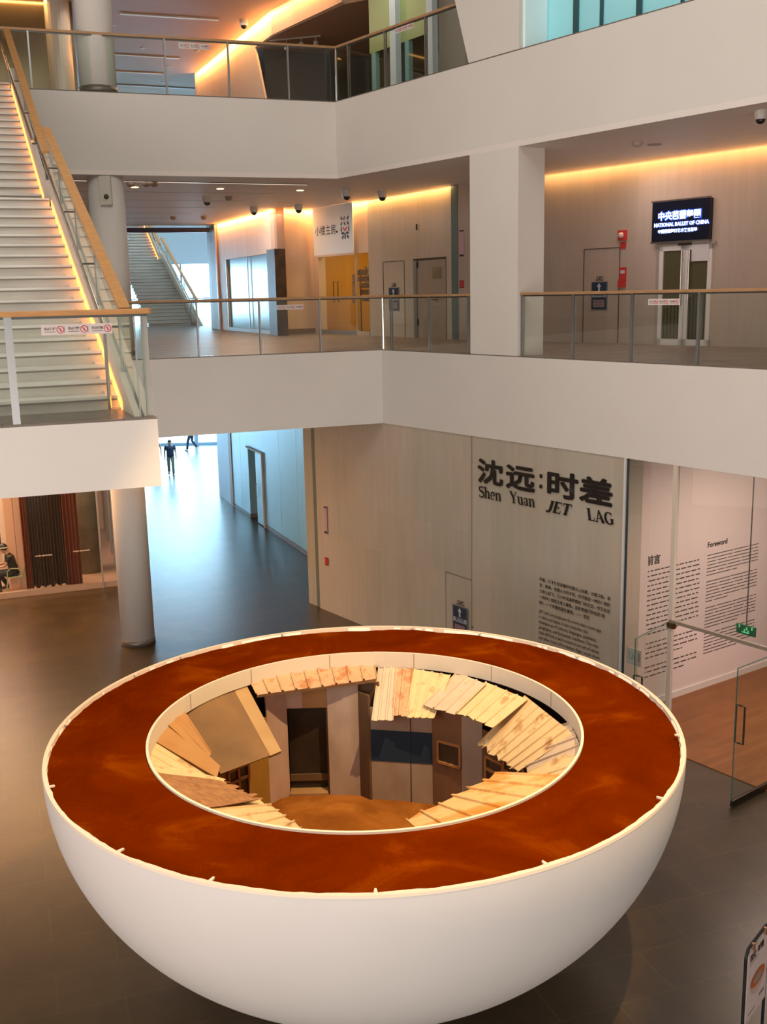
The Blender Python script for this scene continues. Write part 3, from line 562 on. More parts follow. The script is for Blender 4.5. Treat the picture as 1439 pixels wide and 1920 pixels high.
MB().box(o_+nDE*.012, dn_*L_, nDE*.006, (0, 0, hD)).build('door_leaf', mat('service_door_paint', (.34, .275, .21), .45), sdr)
MB().box(o_+nDE*.014, dn_*.16, nDE*.03, (0, 0, hD)).build('jamb', mat('grey_reveal', (.20, .20, .18), .5), sdr)
MB().box(o_+zc*hD+nDE*.01, dn_*L_, nDE*.03, (0, 0, .05)).build('door_closer', mat('dark_bronze', (.09, .075, .06), .3, .9), sdr)
MB().box(o_+dn_*L_*.6+zc*(hD*.76)+nDE*.02, dn_*.42, nDE*.01, (0, 0, .3)).build('name_plate', mat('plate_gold', (.30, .24, .15), .35, .6), sdr)
MB().tube([o_+dn_*L_*.62+zc*1.05+nDE*.02, o_+dn_*L_*.62+zc*1.05+nDE*.09, o_+dn_*L_*.8+zc*1.05+nDE*.09], .018).build('handle', mat('handle_bronze', (.10, .08, .06), .3, .8), sdr)
for z_ in (.35, 1.9, 2.9): MB().box(o_+dn_*.17+zc*z_+nDE*.02, dn_*.04, nDE*.03, (0, 0, .16)).build('hinge', BLACK, sdr)
hydrant_sign('dark hydrant notice between the shop and the service door', D2, E2, nDE, (731, 600), (750, 600), gv(740, 539, D2, E2).z, .66)
dG = (G2-F2).normalized()
fire_strip('tall pink notice beside the grey-green strip on the upper stone wall', E2b, F2, n2, (861, 431), (863, 482), PINKN, wd=.14)
fire_strip('small red notice below the tall pink one on the upper stone wall', E2b, F2, n2, (861, 526), (863, 540), REDN, wd=.14)
# right opening: hidden door, notice, fire alarm, extinguisher signs, screen and glazed double door
door_on(F2, G2, nFG, (1094, 600), (1160, 600), gv(1094, 468, F2, G2).z-Z2, 'door_4')
hydrant_sign('dark hydrant notice on the hidden door behind the right railing', F2, G2, nFG, (1109, 600), (1139, 600), gv(1125, 528, F2, G2).z, .64)
def fg(px, py): return gv(px, py, F2, G2)
al = thing('fire_alarm', 'red fire alarm with a red label above the hidden door', 'alarm', fg(1170, 450))
a_ = ROOT[al.name]; MB().cbox(a_+nFG*.04+zc*.1, .2, .08, .22, math.atan2(dG.y, dG.x)).build('housing', REDN, al)
MB().sphere(a_+nFG*.09+zc*.1, .07, 10).build('lamp', mat('pale_lens', (.6, .45, .42), .2), al)
MB().cbox(a_+nFG*.012-zc*.12, .15, .02, .14, math.atan2(dG.y, dG.x)).build('label_plate', REDN, al)
cp = thing('fire_call_point', 'red fire call point sign beside the hidden door', 'sign', fg(1169, 520))
a_ = ROOT[cp.name]; MB().cbox(a_+nFG*.012+zc*.07, .18, .02, .3, math.atan2(dG.y, dG.x)).build('label_plate', REDN, cp)
MB().cbox(a_+nFG*.04-zc*.14, .17, .08, .16, math.atan2(dG.y, dG.x)).build('push_box', REDN, cp)
MB().cbox(a_+nFG*.026+zc*.12, .12, .006, .07, math.atan2(dG.y, dG.x)).build('white_mark', mat('sign_white', (.55, .56, .58), .5), cp)
q0, q1 = fg(1229, 455), fg(1336, 448); sc0 = zz(q0, (q0.z+q1.z)/2); scd = zz(q1, 0)-zz(q0, 0); sH = fg(1283, 376).z-sc0.z; sL = scd.length
scn = thing('led_sign', 'black illuminated sign with glowing white lettering over the double door', 'sign', sc0)
MB().box(sc0+nFG*.005, scd, nFG*.12, (0, 0, sH)).build('housing', mat('sign_black', (.004, .006, .02), .25), scn)
MB().box(sc0+nFG*.12-dG*.03-zc*.03, scd+dG*.06, nFG*.012, (0, 0, .03)).box(sc0+nFG*.12-dG*.03+zc*sH, scd+dG*.06, nFG*.012, (0, 0, .03)).build('frame', mat('sign_frame', (.1, .08, .07), .4), scn)
GLOW = mat('glow_white', (.75, .9, 1), .5, emit=1.7); HALO = mat('blue_halo', (.01, .07, .55), .5, emit=.5)
text('lettering', '中央芭蕾舞团', sL*.126, sc0+nFG*.145+dG*sL*.115+zc*sH*.56, dG, zc, GLOW, scn, offset=.006, xs=1.0)
text('lettering', 'NATIONAL BALLET OF CHINA', sL*.072, sc0+nFG*.145+dG*sL*.05+zc*sH*.38, dG, zc, GLOW, scn, offset=.004, xs=.97)
text('lettering', '中国芭蕾舞蹈艺术教育基地', sL*.058, sc0+nFG*.145+dG*sL*.12+zc*sH*.22, dG, zc, GLOW, scn, offset=.002)
text('lettering_halo', '中央芭蕾舞团', sL*.126, sc0+nFG*.128+dG*sL*.115+zc*sH*.56, dG, zc, HALO, scn, offset=.022)
text('lettering_halo', 'NATIONAL BALLET OF CHINA', sL*.072, sc0+nFG*.128+dG*sL*.05+zc*sH*.38, dG, zc, HALO, scn, offset=.014, xs=.97)
text('lettering_halo', '中国芭蕾舞蹈艺术教育基地', sL*.058, sc0+nFG*.128+dG*sL*.12+zc*sH*.22, dG, zc, HALO, scn, offset=.01)
gd0 = fg(1236, 600); gd1 = fg(1334, 600); do_ = zz(gd0, Z2); dL = (zz(gd1, 0)-zz(gd0, 0)).length; dH = fg(1284, 460).z-Z2
gdd = thing('double_door', 'white framed double glass door under the black illuminated sign', 'door', do_)
WF = mat('white_door_frame', (.70, .68, .66), .4)
for k in (0, 1):
    a = do_+dG*(dL*.5*k); L2 = dL*.5-.01
    f = MB().box(a, dG*.1, nFG*.05, (0, 0, dH)).box(a+dG*(L2-.1), dG*.1, nFG*.05, (0, 0, dH)).box(a, dG*L2, nFG*.05, (0, 0, .13)).box(a+zc*(dH-.1), dG*L2, nFG*.05, (0, 0, .1))
    lf = f.build('door_leaf', WF, gdd)
    MB().box(a+dG*.1+zc*.13+nFG*.012, dG*(L2-.2), nFG*.01, (0, 0, dH-.23)).build('pane', mat('dark_door_glass', (.10, .09, .045), .08, spec=.8), lf)
    hx = a+dG*(L2-.04 if k == 0 else .14); MB().tube([hx+nFG*.11+zc*.85, hx+nFG*.11+zc*2.0], .02).bar(hx+zc*1.05, hx+nFG*.11+zc*1.05, .02, .02).bar(hx+zc*1.8, hx+nFG*.11+zc*1.8, .02, .02).build('handle', mat('satin_steel', (.5, .45, .4), .3, 1), gdd)
    MB().bar(a+dG*.2+zc*.2+nFG*.03, a+dG*.2+zc*.201+nFG*.03, .01, .01).build('pane_seal', BLACK, gdd) if False else None
MB().box(do_+dG*dL*.62+zc*1.75+nFG*.055, dG*.42, nFG*.004, (0, 0, .45)).build('paper_notice', mat('paper', (.62, .60, .62), .6), gdd)
MB().box(do_+zc*dH-dG*.06, dG*(dL+.12), nFG*.06, (0, 0, .05)).box(do_-dG*.1, dG*.1, nFG*.03, (0, 0, dH)).build('door_frame', mat('greige_frame', (.36, .31, .27), .5), gdd)
MB().box(do_+dG*dL*.38+zc*dH+nFG*.05, dG*dL*.24, nFG*.05, (0, 0, .04)).build('door_closer', MATS['dark_bronze'], gdd)
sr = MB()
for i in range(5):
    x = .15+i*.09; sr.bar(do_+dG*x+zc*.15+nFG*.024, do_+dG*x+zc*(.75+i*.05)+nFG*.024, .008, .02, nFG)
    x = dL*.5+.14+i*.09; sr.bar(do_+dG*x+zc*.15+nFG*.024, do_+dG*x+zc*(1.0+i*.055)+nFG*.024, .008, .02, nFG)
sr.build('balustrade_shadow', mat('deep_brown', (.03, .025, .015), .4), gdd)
# ---- warm cove lights along the tops of the walls
WARM = (1, .50, .16)
cv = 0
def cove(a, b, n, z, pw, off=.12, wd=.05, col=WARM):
    global cv
    L = (b-a).length; c = zz(lerp(a, b, .5), z)+n*off; cv += 1
    o = area('cove_light', c, (n*-.35+Vector((0, 0, -1))), L, wd, pw, col)
    d = (b-a).normalized(); zax = -(n*-.35+Vector((0, 0, -1))).normalized(); yax = zax.cross(d).normalized()
    o.matrix_world = Matrix(((d.x, yax.x, zax.x, c.x), (d.y, yax.y, zax.y, c.y), (d.z, yax.z, zax.z, c.z), (0, 0, 0, 1)))
cove(A2, Bq, nAB, 10.66, 95); cove(Bq, Cq, nBC, 10.66, 14); cove(Cq, D2, nCD, 10.66, 40); cove(D2, E2, nDE, 10.66, 26, .14); cove(F2, lerp(F2, G2, .62), nFG, 10.66, 62, .16)
# ---- far hall beyond the wide opening
FH = mat('far_hall_white', (.62, .72, .78), .5)
struct('wall_back', MB().box((-26, 60.6, 9.85), (32, 0, 0), (0, .3, 0), (0, 0, 6.3)).box((-26, 60.6, 5.2), (32, 0, 0), (0, .3, 0), (0, 0, 1.6)), FH)
struct('wall_right', MB().box((-5.4, 42.2, Z2), (-1.0, 18, 0), (.3, 0, 0), (0, 0, 9.3)), FH)
fwin = MB()
for i in range(10): fwin.box((-25+i*2.3, 60.55, Z2), (.09, 0, 0), (0, .1, 0), (0, 0, 3.1))
fwin.box((-26, 60.55, Z2+1.15), (32, 0, 0), (0, .06, 0), (0, 0, .06)); struct('window_2', fwin, mat('blue_grey_frame', (.25, .38, .52), .4))
struct('window_2', MB().quad((-26, 60.62, Z2), (-5, 60.62, Z2), (-5, 60.62, 9.85), (-26, 60.62, 9.85)), glass_mat('far_glass', (.9, .97, 1), .5))
# skyline outside
for k, (x, y, w_, h_, m) in enumerate(((-34, 150, 9, 9.6, (.42, .36, .30)), (-23, 150, 8, 9.2, (.50, .40, .32)), (-29, 170, 5, 11.5, (.35, .45, .60)))):
    b_ = thing('distant_building', ('low brown building far outside, left one of the row', 'low tan building far outside, right one of the row', 'bluish tower rising behind the low buildings')[k], 'building', (x, y, 0), 'buildings outside the window')
    MB().box((x-w_/2, y, 0), (w_, 0, 0), (0, 6, 0), (0, 0, h_)).build('wall', mat('b%d' % k, m, .8), b_)
    for i in range(4): MB().box((x-w_/2+.5+i*w_/4.4, y-.05, h_-2.2), (w_/8, 0, 0), (0, .1, 0), (0, 0, 1.1)).build('window', mat('window_shade', (.12, .15, .2), .4), b_)
rf = thing('sloping_roof', 'pale grey sloping canopy outside below the far window', 'roof', (-11.5, 70, 0))
MB().extr([(-13.5, 70, 3.5), (-9, 70, 7.6), (-7, 70, 7.4), (-7, 70, 2.5)], (0, 6, 0)).build('roof', mat('canopy_white', (.75, .72, .72), .6), rf)
MB().box((-12.4, 69.5, 3.2), (1.6, 0, 0), (0, .4, 0), (0, 0, 1.6)).build('fascia', mat('canopy_dark', (.12, .13, .16), .5), rf)
# ============================================================ top storey
A3, B3p, = Vector((-6.62, 41.1, 0)), Vector((-2.95, 32.6, 0))
nA3 = nrm(A3, B3p)
CREAM3 = mat('lit_stone_cladding', (.74, .52, .38), .45, noise=.12, nscale=2, stretch=(1, 1, .1))
p1, p2 = gv(478, 89, A3, B3p), gv(497, 181, A3, B3p)
dA3 = (B3p-A3).normalized(); sl = (p2-p1); bot = p1+sl*((Z3-p1.z)/sl.z)
mb = MB().extr([zz(A3, Z3), bot, p1, zz(B3p, 15.42), zz(B3p, C3), zz(A3, C3)], -nA3*.06)
struct('wall_back', mb, CREAM3)
B4, B5 = Vector((-.80, 29.25, 0)), Vector((.6, 31.2, 0))
struct('wall_back', MB().box(zz(B3p, 15.42), B4-B3p, -nrm(B3p, B4)*.3, (0, 0, C3-15.42)).box(zz(B4, 15.42), B5-B4, Vector((.2, .3, 0)), (0, 0, C3-15.42)), CREAM3)
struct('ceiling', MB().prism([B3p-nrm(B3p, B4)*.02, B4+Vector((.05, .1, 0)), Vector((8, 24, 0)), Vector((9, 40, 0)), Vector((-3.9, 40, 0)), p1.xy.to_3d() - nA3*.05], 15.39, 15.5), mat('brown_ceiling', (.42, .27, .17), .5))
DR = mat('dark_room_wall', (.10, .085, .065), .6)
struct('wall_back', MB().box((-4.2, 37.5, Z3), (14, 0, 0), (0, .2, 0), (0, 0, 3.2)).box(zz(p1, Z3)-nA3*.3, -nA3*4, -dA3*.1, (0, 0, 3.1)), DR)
cove(A3, B3p, nA3, 16.06, 190, .15); cove(B3p, B4, nrm(B3p, B4), 16.06, 40, .15)
o3 = gv(520, 170, Vector((-3.4, 35.5, 0)), Vector((2, 33.5, 0)))
dp = thing('lit_doorway_panel', 'pale blue panel standing for a lit doorway in the dark upper room', 'panel', zz(o3, Z3))
MB().box(zz(o3, Z3)-Vector((.45, -.16, 0)), (1.0, -.37, 0), (.05, .12, 0), (0, 0, 1.25)).build('panel', mat('doorway_glow_blue', (.30, .38, .45), .4), dp)  # glow of a lit doorway put into a pale blue panel
MB().sphere(zz(o3, Z3+.85)+Vector((.35, -.3, 0)), .2, 10, (1, .5, 1.4)).build('doorway_shadow', BLACK, dp)  # black ball drawn as the shadow shape in the lit doorway
tr = thing('track_light', 'white ceiling track with three spotlights in the upper room', 'light', gz(556, 71, 15.36))
t0, t1 = gz(506, 76, 15.38), gz(602, 67, 15.38)
MB().bar(t0, t1, .06, .05).build('track', mat('grey_white_metal', (.55, .5, .45), .4), tr)
for k in (.33, .62, .9):
    p = lerp(t0, t1, k); MB().tube([p, p-zc*.14], .015).tube([p-zc*.14, p-zc*.3], .075, 12).build('spotlight', MATS['grey_white_metal'], tr)
# green glazed box and stone reveal at the right of the upper storey
g0, g1 = Vector((-.30, 28.6, 0)), Vector((1.85, 25.4, 0)); ng = nrm(g0, g1); dg = (g1-g0).normalized()
def og(px, py=120): return gv(px, py, g0, g1)
gb = thing('glazed_box', 'green tinted glass box with pale mullions on the top storey', 'glass wall', zz(og(694), Z3))
GRN = mat('green_backpainted_glass', (.36, .42, .17), .15); zt_ = gv(720, 92, g0, g1).z
a, b = zz(og(694), 0), zz(og(812), 0)
m1, m2 = zz(og(742), 0), zz(og(753), 0)
MB().box(zz(a, zt_), b-a, -ng*.04, (0, 0, C3-zt_)).build('upper_panel', GRN, gb)
MB().box(zz(a, Z3), b-a, -ng*.02, (0, 0, zt_-Z3)).build('lower_glass', GLASSC, gb)
PM = mat('pale_mullion', (.66, .74, .80), .35)
MB().box(zz(m1, Z3), m2-m1, ng*.16, (0, 0, C3-Z3)).build('mullion', PM, gb)
MB().box(zz(og(811), Z3), zz(og(822), 0)-zz(og(811), 0), ng*.16, (0, 0, C3-Z3)).build('mullion', PM, gb)
TM = mat('teal_mullion', (.25, .48, .46), .3)
for x in (698, 760): MB().box(zz(og(x), Z3), dg*.16, -ng*.12, (0, 0, zt_-Z3)).build('door_jamb', TM, gb)
MB().box(zz(og(765), Z3)-ng*.6, dg*.9, -ng*.04, (0, 0, zt_-Z3)).build('inner_door', mat('tan_door', (.42, .34, .2), .5), gb)
MB().box(zz(og(783), Z3+1.35)-ng*.58, dg*.25, ng*.01, (0, 0, .25)).build('door_plate', DSTEEL, gb)
struct('wall_back', MB().box(zz(a, Z3)-ng*3, dg*5, -ng*.1, (0, 0, C3-Z3)).box(zz(a, Z3)-ng*3, ng*2.9, -dg*.08, (0, 0, C3-Z3)), mat('deep_box_wall', (.16, .13, .07), .5))
struct('wall_back', MB().box(zz(og(822), Z3)-ng*.02, dg*1.9, -ng*.1, (0, 0, C3-Z3)), mat('taupe_wall', (.27, .235, .19), .5))
area('box_light', zz(lerp(a, b, .5), 15.9)+ng*.9, (0, 0, -1), 1.4, .3, 16, (.9, 1, .8))
# bright window strip at the upper right
s0_, s1_ = 4.42, 14
lw = thing('lit_glazing', 'pale cyan glazing behind the top right opening', 'window', Wp(5, Z3, -.7))
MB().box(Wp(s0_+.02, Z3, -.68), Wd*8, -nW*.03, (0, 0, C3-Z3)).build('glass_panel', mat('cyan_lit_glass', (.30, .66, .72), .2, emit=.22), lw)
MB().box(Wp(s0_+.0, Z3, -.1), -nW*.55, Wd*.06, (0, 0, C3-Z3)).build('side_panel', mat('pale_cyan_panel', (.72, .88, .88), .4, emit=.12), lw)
for px_ in (1081, 1131, 1199, 1282):
    p = gv(px_, 20, Wp(0, 0, -.65), Wp(5, 0, -.65)); MB().box(zz(p, Z3), Wd*(.07 if px_ in (1081, 1199) else .02), nW*.08, (0, 0, C3-Z3)).build('mullion', mat('dark_teal_mullion', (.04, .10, .11), .3), lw)
# left: bronze clad shaft with light lines
bz0, bz1 = Vector((-14, 29.5, 0)), Vector((-8.35, 31.3, 0)); nb = nrm(bz0, bz1)
struct('wall_left', MB().box(zz(bz0, Z3), bz1-bz0, -nb*.2, (0, 0, C3-Z3)), mat('bronze_cladding', (.20, .155, .09), .22, .75))
fp = gv(133, 120, bz0, bz1); 
struct('trim_9', MB().lathe(zz(fp, Z3)-Vector((.25, .1, 0)), [(.34, 0), (.34, C3-Z3)], 24), mat('pale_steel_fin', (.66, .64, .56), .25, .3), smooth=False)
lp = gv(92, 60, bz0, bz1); vl = solo('light_strip', MB().box(zz(lp, Z3)+nb*.01, (.035, .01, 0), nb*.02, (0, 0, C3-Z3)), mat('amber_led', (1, .62, .3), .5, emit=1.6), 'thin vertical amber light line on the bronze wall at the top left', 'light')
cove(bz0, bz1-Vector((.3, .1, 0)), nb, 16.06, 60, .2)
# ceiling strips of the top storey
for k, (x0, y0, x1, y1) in enumerate(((225, 25, 410, 37), (212, 66, 306, 73), (212, 101, 337, 109), (212, 133, 306, 138), (212, 158, 365, 166))):
    a, b = gz(x0, y0, C3-.02), gz(x1, y1, C3-.02)
    t = thing('linear_light', 'long white ceiling strip, %s of five above the upper gallery' % ('nearest', 'second', 'third', 'fourth', 'farthest')[k], 'light', a, 'linear ceiling lights')
    MB().bar(a-zc*.0, b-zc*.0, .16, .03).build('housing', mat('strip_metal', (.5, .47, .42), .4), t)
    MB().bar(a-zc*.02, b-zc*.02, .09, .02).build('diffuser', mat('strip_diffuser', (.8, .85, .85), .4, emit=.5 if k else .12), t)
# ============================================================ round column through the storeys
colc = Vector((-5.89, 23.72, 0)); CR = .385
col = thing('column', 'round white column standing through all storeys behind the stair', 'column', colc)
for z0, z1 in ((.14, B2), (Z2, B3), (Z3, C3)): MB().lathe(colc, [(CR, z0), (CR, z1)], 48).build('shaft', WHITE, col, smooth=False)
for z0 in (0, Z2, Z3): MB().lathe(colc, [(CR+.012, z0), (CR+.012, z0+.14)], 48).build('base_ring', mat('column_ring', (.20, .17, .14), .3, .4), col)
for o in C.objects:
    if o.parent is col:
        for pl_ in o.data.polygons: pl_.use_smooth = abs(pl_.normal.z) < .5
cb = gz(206, 330, B3-.0); cbp = colc+Vector((.08, -CR-.02, 0))
bx = thing('camera_box', 'pale box with a small camera fixed to the column below the slab', 'box', zz(cbp, 9.95))
MB().box(zz(cbp, B3-.62)-Vector((.11, .03, 0)), (.24, 0, 0), (0, .14, 0), (0, 0, .6)).build('housing', mat('box_white', (.66, .63, .55), .5), bx)
MB().sphere(zz(cbp, B3-.45)+Vector((.03, -.04, 0)), .055, 10).build('lens', DSTEEL, bx)
# ============================================================ main stair
MARB = mat('pale_marble_step', (.74, .71, .65), .5, noise=.22, nscale=1.1, stretch=(1, 1, 5), bump=.1)
def staircase(name, label, F, u, width, fl, top_z, rail_r=True, led=True, z_base=Z2, side_left=False):
    """fl: (s0, n, rise, going); r points to the right of someone climbing"""
    r = Vector((u.y, -u.x, 0)); st = thing(name, label, 'stairs', zz(F, z_base)); z = z_base; segs = []
    for s0, n, h, g in fl:
        prof = [(s0, z)]; zl = z
        for i in range(n):
            prof += [(s0+i*g, z+(i+1)*h-.035), (s0+i*g-.03, z+(i+1)*h-.035), (s0+i*g-.03, z+(i+1)*h)]
            if i < n-1: prof += [(s0+(i+1)*g, z+(i+1)*h)]
        zl = z+n*h; se = s0+(n-1)*g; segs.append((s0, z+h, se, zl)); nxt = se+1.1 if (s0, n, h, g) != fl[-1] else se+.9
        prof += [(nxt, zl), (nxt, zl-.3), (se, zl-.35)]
        prof += [(s0+.3, z-.1)] if s0 > .1 else [(s0+.5, z)]
        P = [zz(F+u*a, b) for a, b in prof]
        MB().extr([p_+r*.10 for p_ in P], -r*(width+.10)).build('flight', MARB, st)
        ns = MB()
        for i in range(n): ns.box(zz(F+u*(s0+i*g-.032)+r*.09, z+(i+1)*h-.05), -r*(width+.09), -u*.004, (0, 0, .02))
        ns.build('nosing_painted_shadow', mat('nosing_grey', (.20, .17, .14), .6), st); z = zl  # dark strips painted as the shadow line under each nosing
    def nz(s):
        for a, za, b, zb_ in segs:
            if s <= b: return za+(s-a)*(zb_-za)/(b-a) if s >= a or a == segs[0][0] else za
        return segs[-1][3]
    PARM = mat('stair_parapet_paint', (.70, .62, .54), .55)
    (a0, za, b0, zb_), (a1, zc_, b1, zd) = segs
    k0 = (zb_-za)/(b0-a0); toe = a0-(za+.28-z_base)/k0
    top = [(toe, z_base), (b0, zb_+.28), (a1-.1, zc_+.2), (b1, zd+.28), (b1+.6, zd+.28)]; bo = [(b1+.6, zd-.4), (b1, zd-.4), (a1, zc_-.6), (b0, zb_-.5), (a0+.6, z_base)]
    for nm, o0, o1 in (('parapet', .13, .20), ('parapet', .235, .33)):
        MB().extr([zz(F+u*a+r*o0, b) for a, b in top+bo], r*(o1-o0)).build(nm, PARM, st)
    MB().extr([zz(F+u*a+r*.19, b-(.12 if b > z_base+.15 else 0)) for a, b in top+bo], r*.05).build('groove', mat('groove_grey', (.20, .19, .18), .5), st)
    gut = [(a0-.02, z_base), (a0-.02, za-.13), (b0, zb_-.13), (a1-.02, zc_-.29), (a1-.02, zc_-.13), (b1, zd-.13), (b1, zd-.5), (a1, zc_-.7), (b0, zb_-.6), (a0+.6, z_base)]
    MB().extr([zz(F+u*a, b) for a, b in gut], r*.14).build('gutter', PARM, st)
    if led:
        lm = MB()
        def plate(sa, za_, sb_, zb__): lm.add([zz(F+u*sa+r*.122, za_-.15), zz(F+u*sb_+r*.122, zb__-.15), zz(F+u*sb_+r*.122, zb__-.02), zz(F+u*sa+r*.122, za_-.02)], [(0, 1, 2, 3)])
        if led > 1: plate(a0-.15, za-.03, b0, zb_)
        plate(a1-.02, zc_, b1, zd)
        lm.build('light_strip', mat('stair_led', (1, .34, .065), .5, emit=3.6), st)
    # wooden handrail on glass and posts
    o = .135; rh = 1.03
    for a, b, za_, zb2 in ((-.72, b0-.05, z_base+1.12, zb_+rh), (a1-.75, b1+.15, zc_+rh-.45, zd+rh)):
        hb = MB().bar(zz(F+u*a+r*o, za_), zz(F+u*b+r*o, zb2), .125, .06)
        hb.build('handrail', OAK, st, bevel=.012)
        n = 4
        for i in range(n):
            t = (i+.45)/n; s = lerp(a, b, t); zt2 = lerp(za_, zb2, t)-.03
            MB().box(zz(F+u*(s-.02)+r*(o+.03), nz(s)+.1), u*.05, r*.014, (0, 0, zt2-nz(s)-.1)).build('post', STEEL, st)
            hz_ = nz(s)+.78; MB().tube([zz(F+u*s+r*(o+.03), hz_), zz(F+u*s+r*.0, hz_)], .011, 6).build('bracket', DSTEEL, st)
        s0_, s1_ = a+.1, b-.1
        MB().extr([zz(F+u*s0_+r*(o+.05), nz(s0_)+.2), zz(F+u*s1_+r*(o+.05), nz(s1_)+.2), zz(F+u*s1_+r*(o+.05), lerp(za_, zb2, .98)-.04), zz(F+u*s0_+r*(o+.05), za_-.0)], r*.01).build('glass_panel', GLASS, st)
        zm0, zm1 = nz(a+.5)+.8 if a > 0 else z_base+.95, zb2-rh+.8
        sa = a+.5 if a > 0 else -.05
        pth = [zz(F+u*sa+r*.0, zm0), zz(F+u*b+r*.0, zm1)]
        if a < 0: pth = [zz(F+u*(-.06)+r*.0, z_base), zz(F+u*(-.06)+r*.0, z_base+.9)]+[zz(F+u*.08, z_base+.97)]+[pth[1]]
        MB().tube(pth, .022, 8).build('grab_rail', CHROME, st)
    return st, nz, segs, r
F1 = Vector((-3.10, 11.914, 0)); u1 = Vector((-.3841, .9233, 0)).normalized(); r1 = Vector((u1.y, -u1.x, 0))
st1, nz1, sg1, _ = staircase('staircase', 'pale marble staircase with warm edge lighting and orange oak handrail at the left', F1, u1, 3.7, ((0, 18, .1556, .3265), (6.65, 17, .15935, .2825)), Z3, led=3.2)
F2_ = Vector((-8.43, 47.6, 0))
st2, nz2, sg2, _ = staircase('staircase', 'distant pale blue staircase seen through the wide opening', F2_, u1, 1.9, ((0, 20, .1556, .3265), (7.35, 17, .16, .2825)), 16, led=.9)
# landing of the near stair
L0 = Vector((-2.375, 11.05, 0)); S1 = [L0-e*15, L0, L0+u1*1.25, L0+u1*1.25-e*15]
struct('trim_10', MB().prism(S1, 6.03, Z2-.02), WHITE); struct('floor', MB().prism(S1, Z2-.02, Z2), FLOOR2)
# ============================================================ glass railings
SI = mat('oak_rail_dull', (.50, .28, .13), .45, noise=.2, nscale=5)
def railing(label, pts, posts, corner=(), rh=1.17, wood=None, out=.03, hw=.075, hh=.05, pw=.034, ends=(0, 0)):
    """pts: floor points of the rail line; posts: distances along it; returns the thing"""
    pts = [Vector(p) for p in pts]; t = thing('glass_railing', label, 'railing', pts[0]); acc = 0; cuts = []
    L = [(pts[i+1]-pts[i]).length for i in range(len(pts)-1)]
    def at(d):
        for i, l in enumerate(L):
            if d <= l+1e-6 or i == len(L)-1: return pts[i]+(pts[i+1]-pts[i]).normalized()*d, (pts[i+1]-pts[i]).normalized()
            d -= l
    hb = MB()
    for i in range(len(pts)-1):
        d = (pts[i+1]-pts[i]).normalized(); hb.bar(pts[i]+zc*(rh-hh/2)-d*.0, pts[i+1]+zc*(rh-hh/2)+d*(.03 if i < len(pts)-2 else 0), hw, hh)
    hb.build('handrail', wood or SI, t, bevel=.006)
    hb = MB()
    for i in range(len(pts)-1): hb.bar(pts[i]+zc*(rh-hh-.012), pts[i+1]+zc*(rh-hh-.012), .03, .024)
    hb.build('rail_channel', DSTEEL, t)
    marks = sorted(set([0]+list(posts)+[sum(L[:i+1]) for i in range(len(L))]))
    for d0, d1 in zip(marks, marks[1:]):
        p, dr_ = at(d0+.001); q, _ = at(d1-.001); g_ = (q-p).length
        if g_ < .12: continue
        k = p+dr_*.03; MB().box(k+zc*.01, dr_*(g_-.06), Vector((-dr_.y, dr_.x, 0))*.012, (0, 0, rh-hh-.04)).build('glass_panel', GLASS, t)
    for d in posts:
        p, dr_ = at(d); nn = Vector((-dr_.y, dr_.x, 0)); MB().box(p-dr_*pw/2-nn*.03, dr_*pw, nn*.015, (0, 0, rh-hh)).box(p-dr_*pw/2+nn*.02, dr_*pw, nn*.015, (0, 0, rh-hh)).build('post', STEEL, t)
    for cidx in corner:
        p = pts[cidx]; MB().tube([p, p+zc*(rh-hh)], .028, 10).build('corner_post', CHROME, t)
    return t
def along(pts, px, py):
    """distance along the polyline where it meets the vertical plane through pixel column px"""
    d = ray(px, py); acc = 0
    for a, b in zip(pts, pts[1:]):
        ab = b-a; den = ab.x*d.y-ab.y*d.x
        t = (-(a.x)*d.y+a.y*d.x)/den
        if -.001 <= t <= 1.001: return acc+t*ab.length
        acc += ab.length
    return None
Kf = K+n20*-.06+Wd*.0; lowp = [zz(K-e*8.5-n20*.07, Z2), zz(Wp(-.02, 0, -.075), Z2), zz(Wp(3.05, 0, -.075), Z2)]
ps = [x for x in (along(lowp, px, 620) for px in (371, 488, 601, 735, 806, 880)) if x is not None]
R1 = railing('glass railing with oak handrail around the middle storey corner', lowp, ps, (1,), 1.19)
rp_ = [zz(Wp(4.44, 0, -.075), Z2), zz(Wp(13, 0, -.075), Z2)]
ps = [x for x in (along(rp_, px, 620) for px in (980, 1075, 1185, 1310)) if x is not None]+[7.2]
R2 = railing('glass railing across the right opening below the black sign', rp_, ps, (), 1.19)
up_ = [zz(U-e*7.05-n20*.07, Z3), zz(Wp(-1.6, 0, -.075), Z3), zz(Wp(3.0, 0, -.075), Z3)]
ps = [x for x in (along(up_, px, 150) for px in (59, 186, 312, 430, 541, 655, 724, 800)) if x is not None]
R3 = railing('glass railing with oak handrail on the top storey', up_, ps, (1,), 1.17)
ld = [zz(L0-e*12-n20*.06, Z2), zz(L0-n20*.06-e*.04, Z2), zz(L0-n20*.06-e*.04+u1*.42, Z2)]
ps = [x for x in (along(ld, px, 700) for px in (23,)) if x is not None]+[along(ld, 23, 700)-2.0]
R4 = railing('near glass railing of the stair landing with warning stickers', ld, ps, (), 1.13, wood=OAK, hw=.12, hh=.055, pw=.075)
pc = ld[1]; MB().box(pc-e*.05-n20*.02, e*.06, n20*-.05, (0, 0, 1.07)).box(pc-e*.13, e*.012, n20*-.03, (0, 0, 1.07)).build('corner_post', mat('grey_post', (.40, .38, .35), .4, .5), R4)
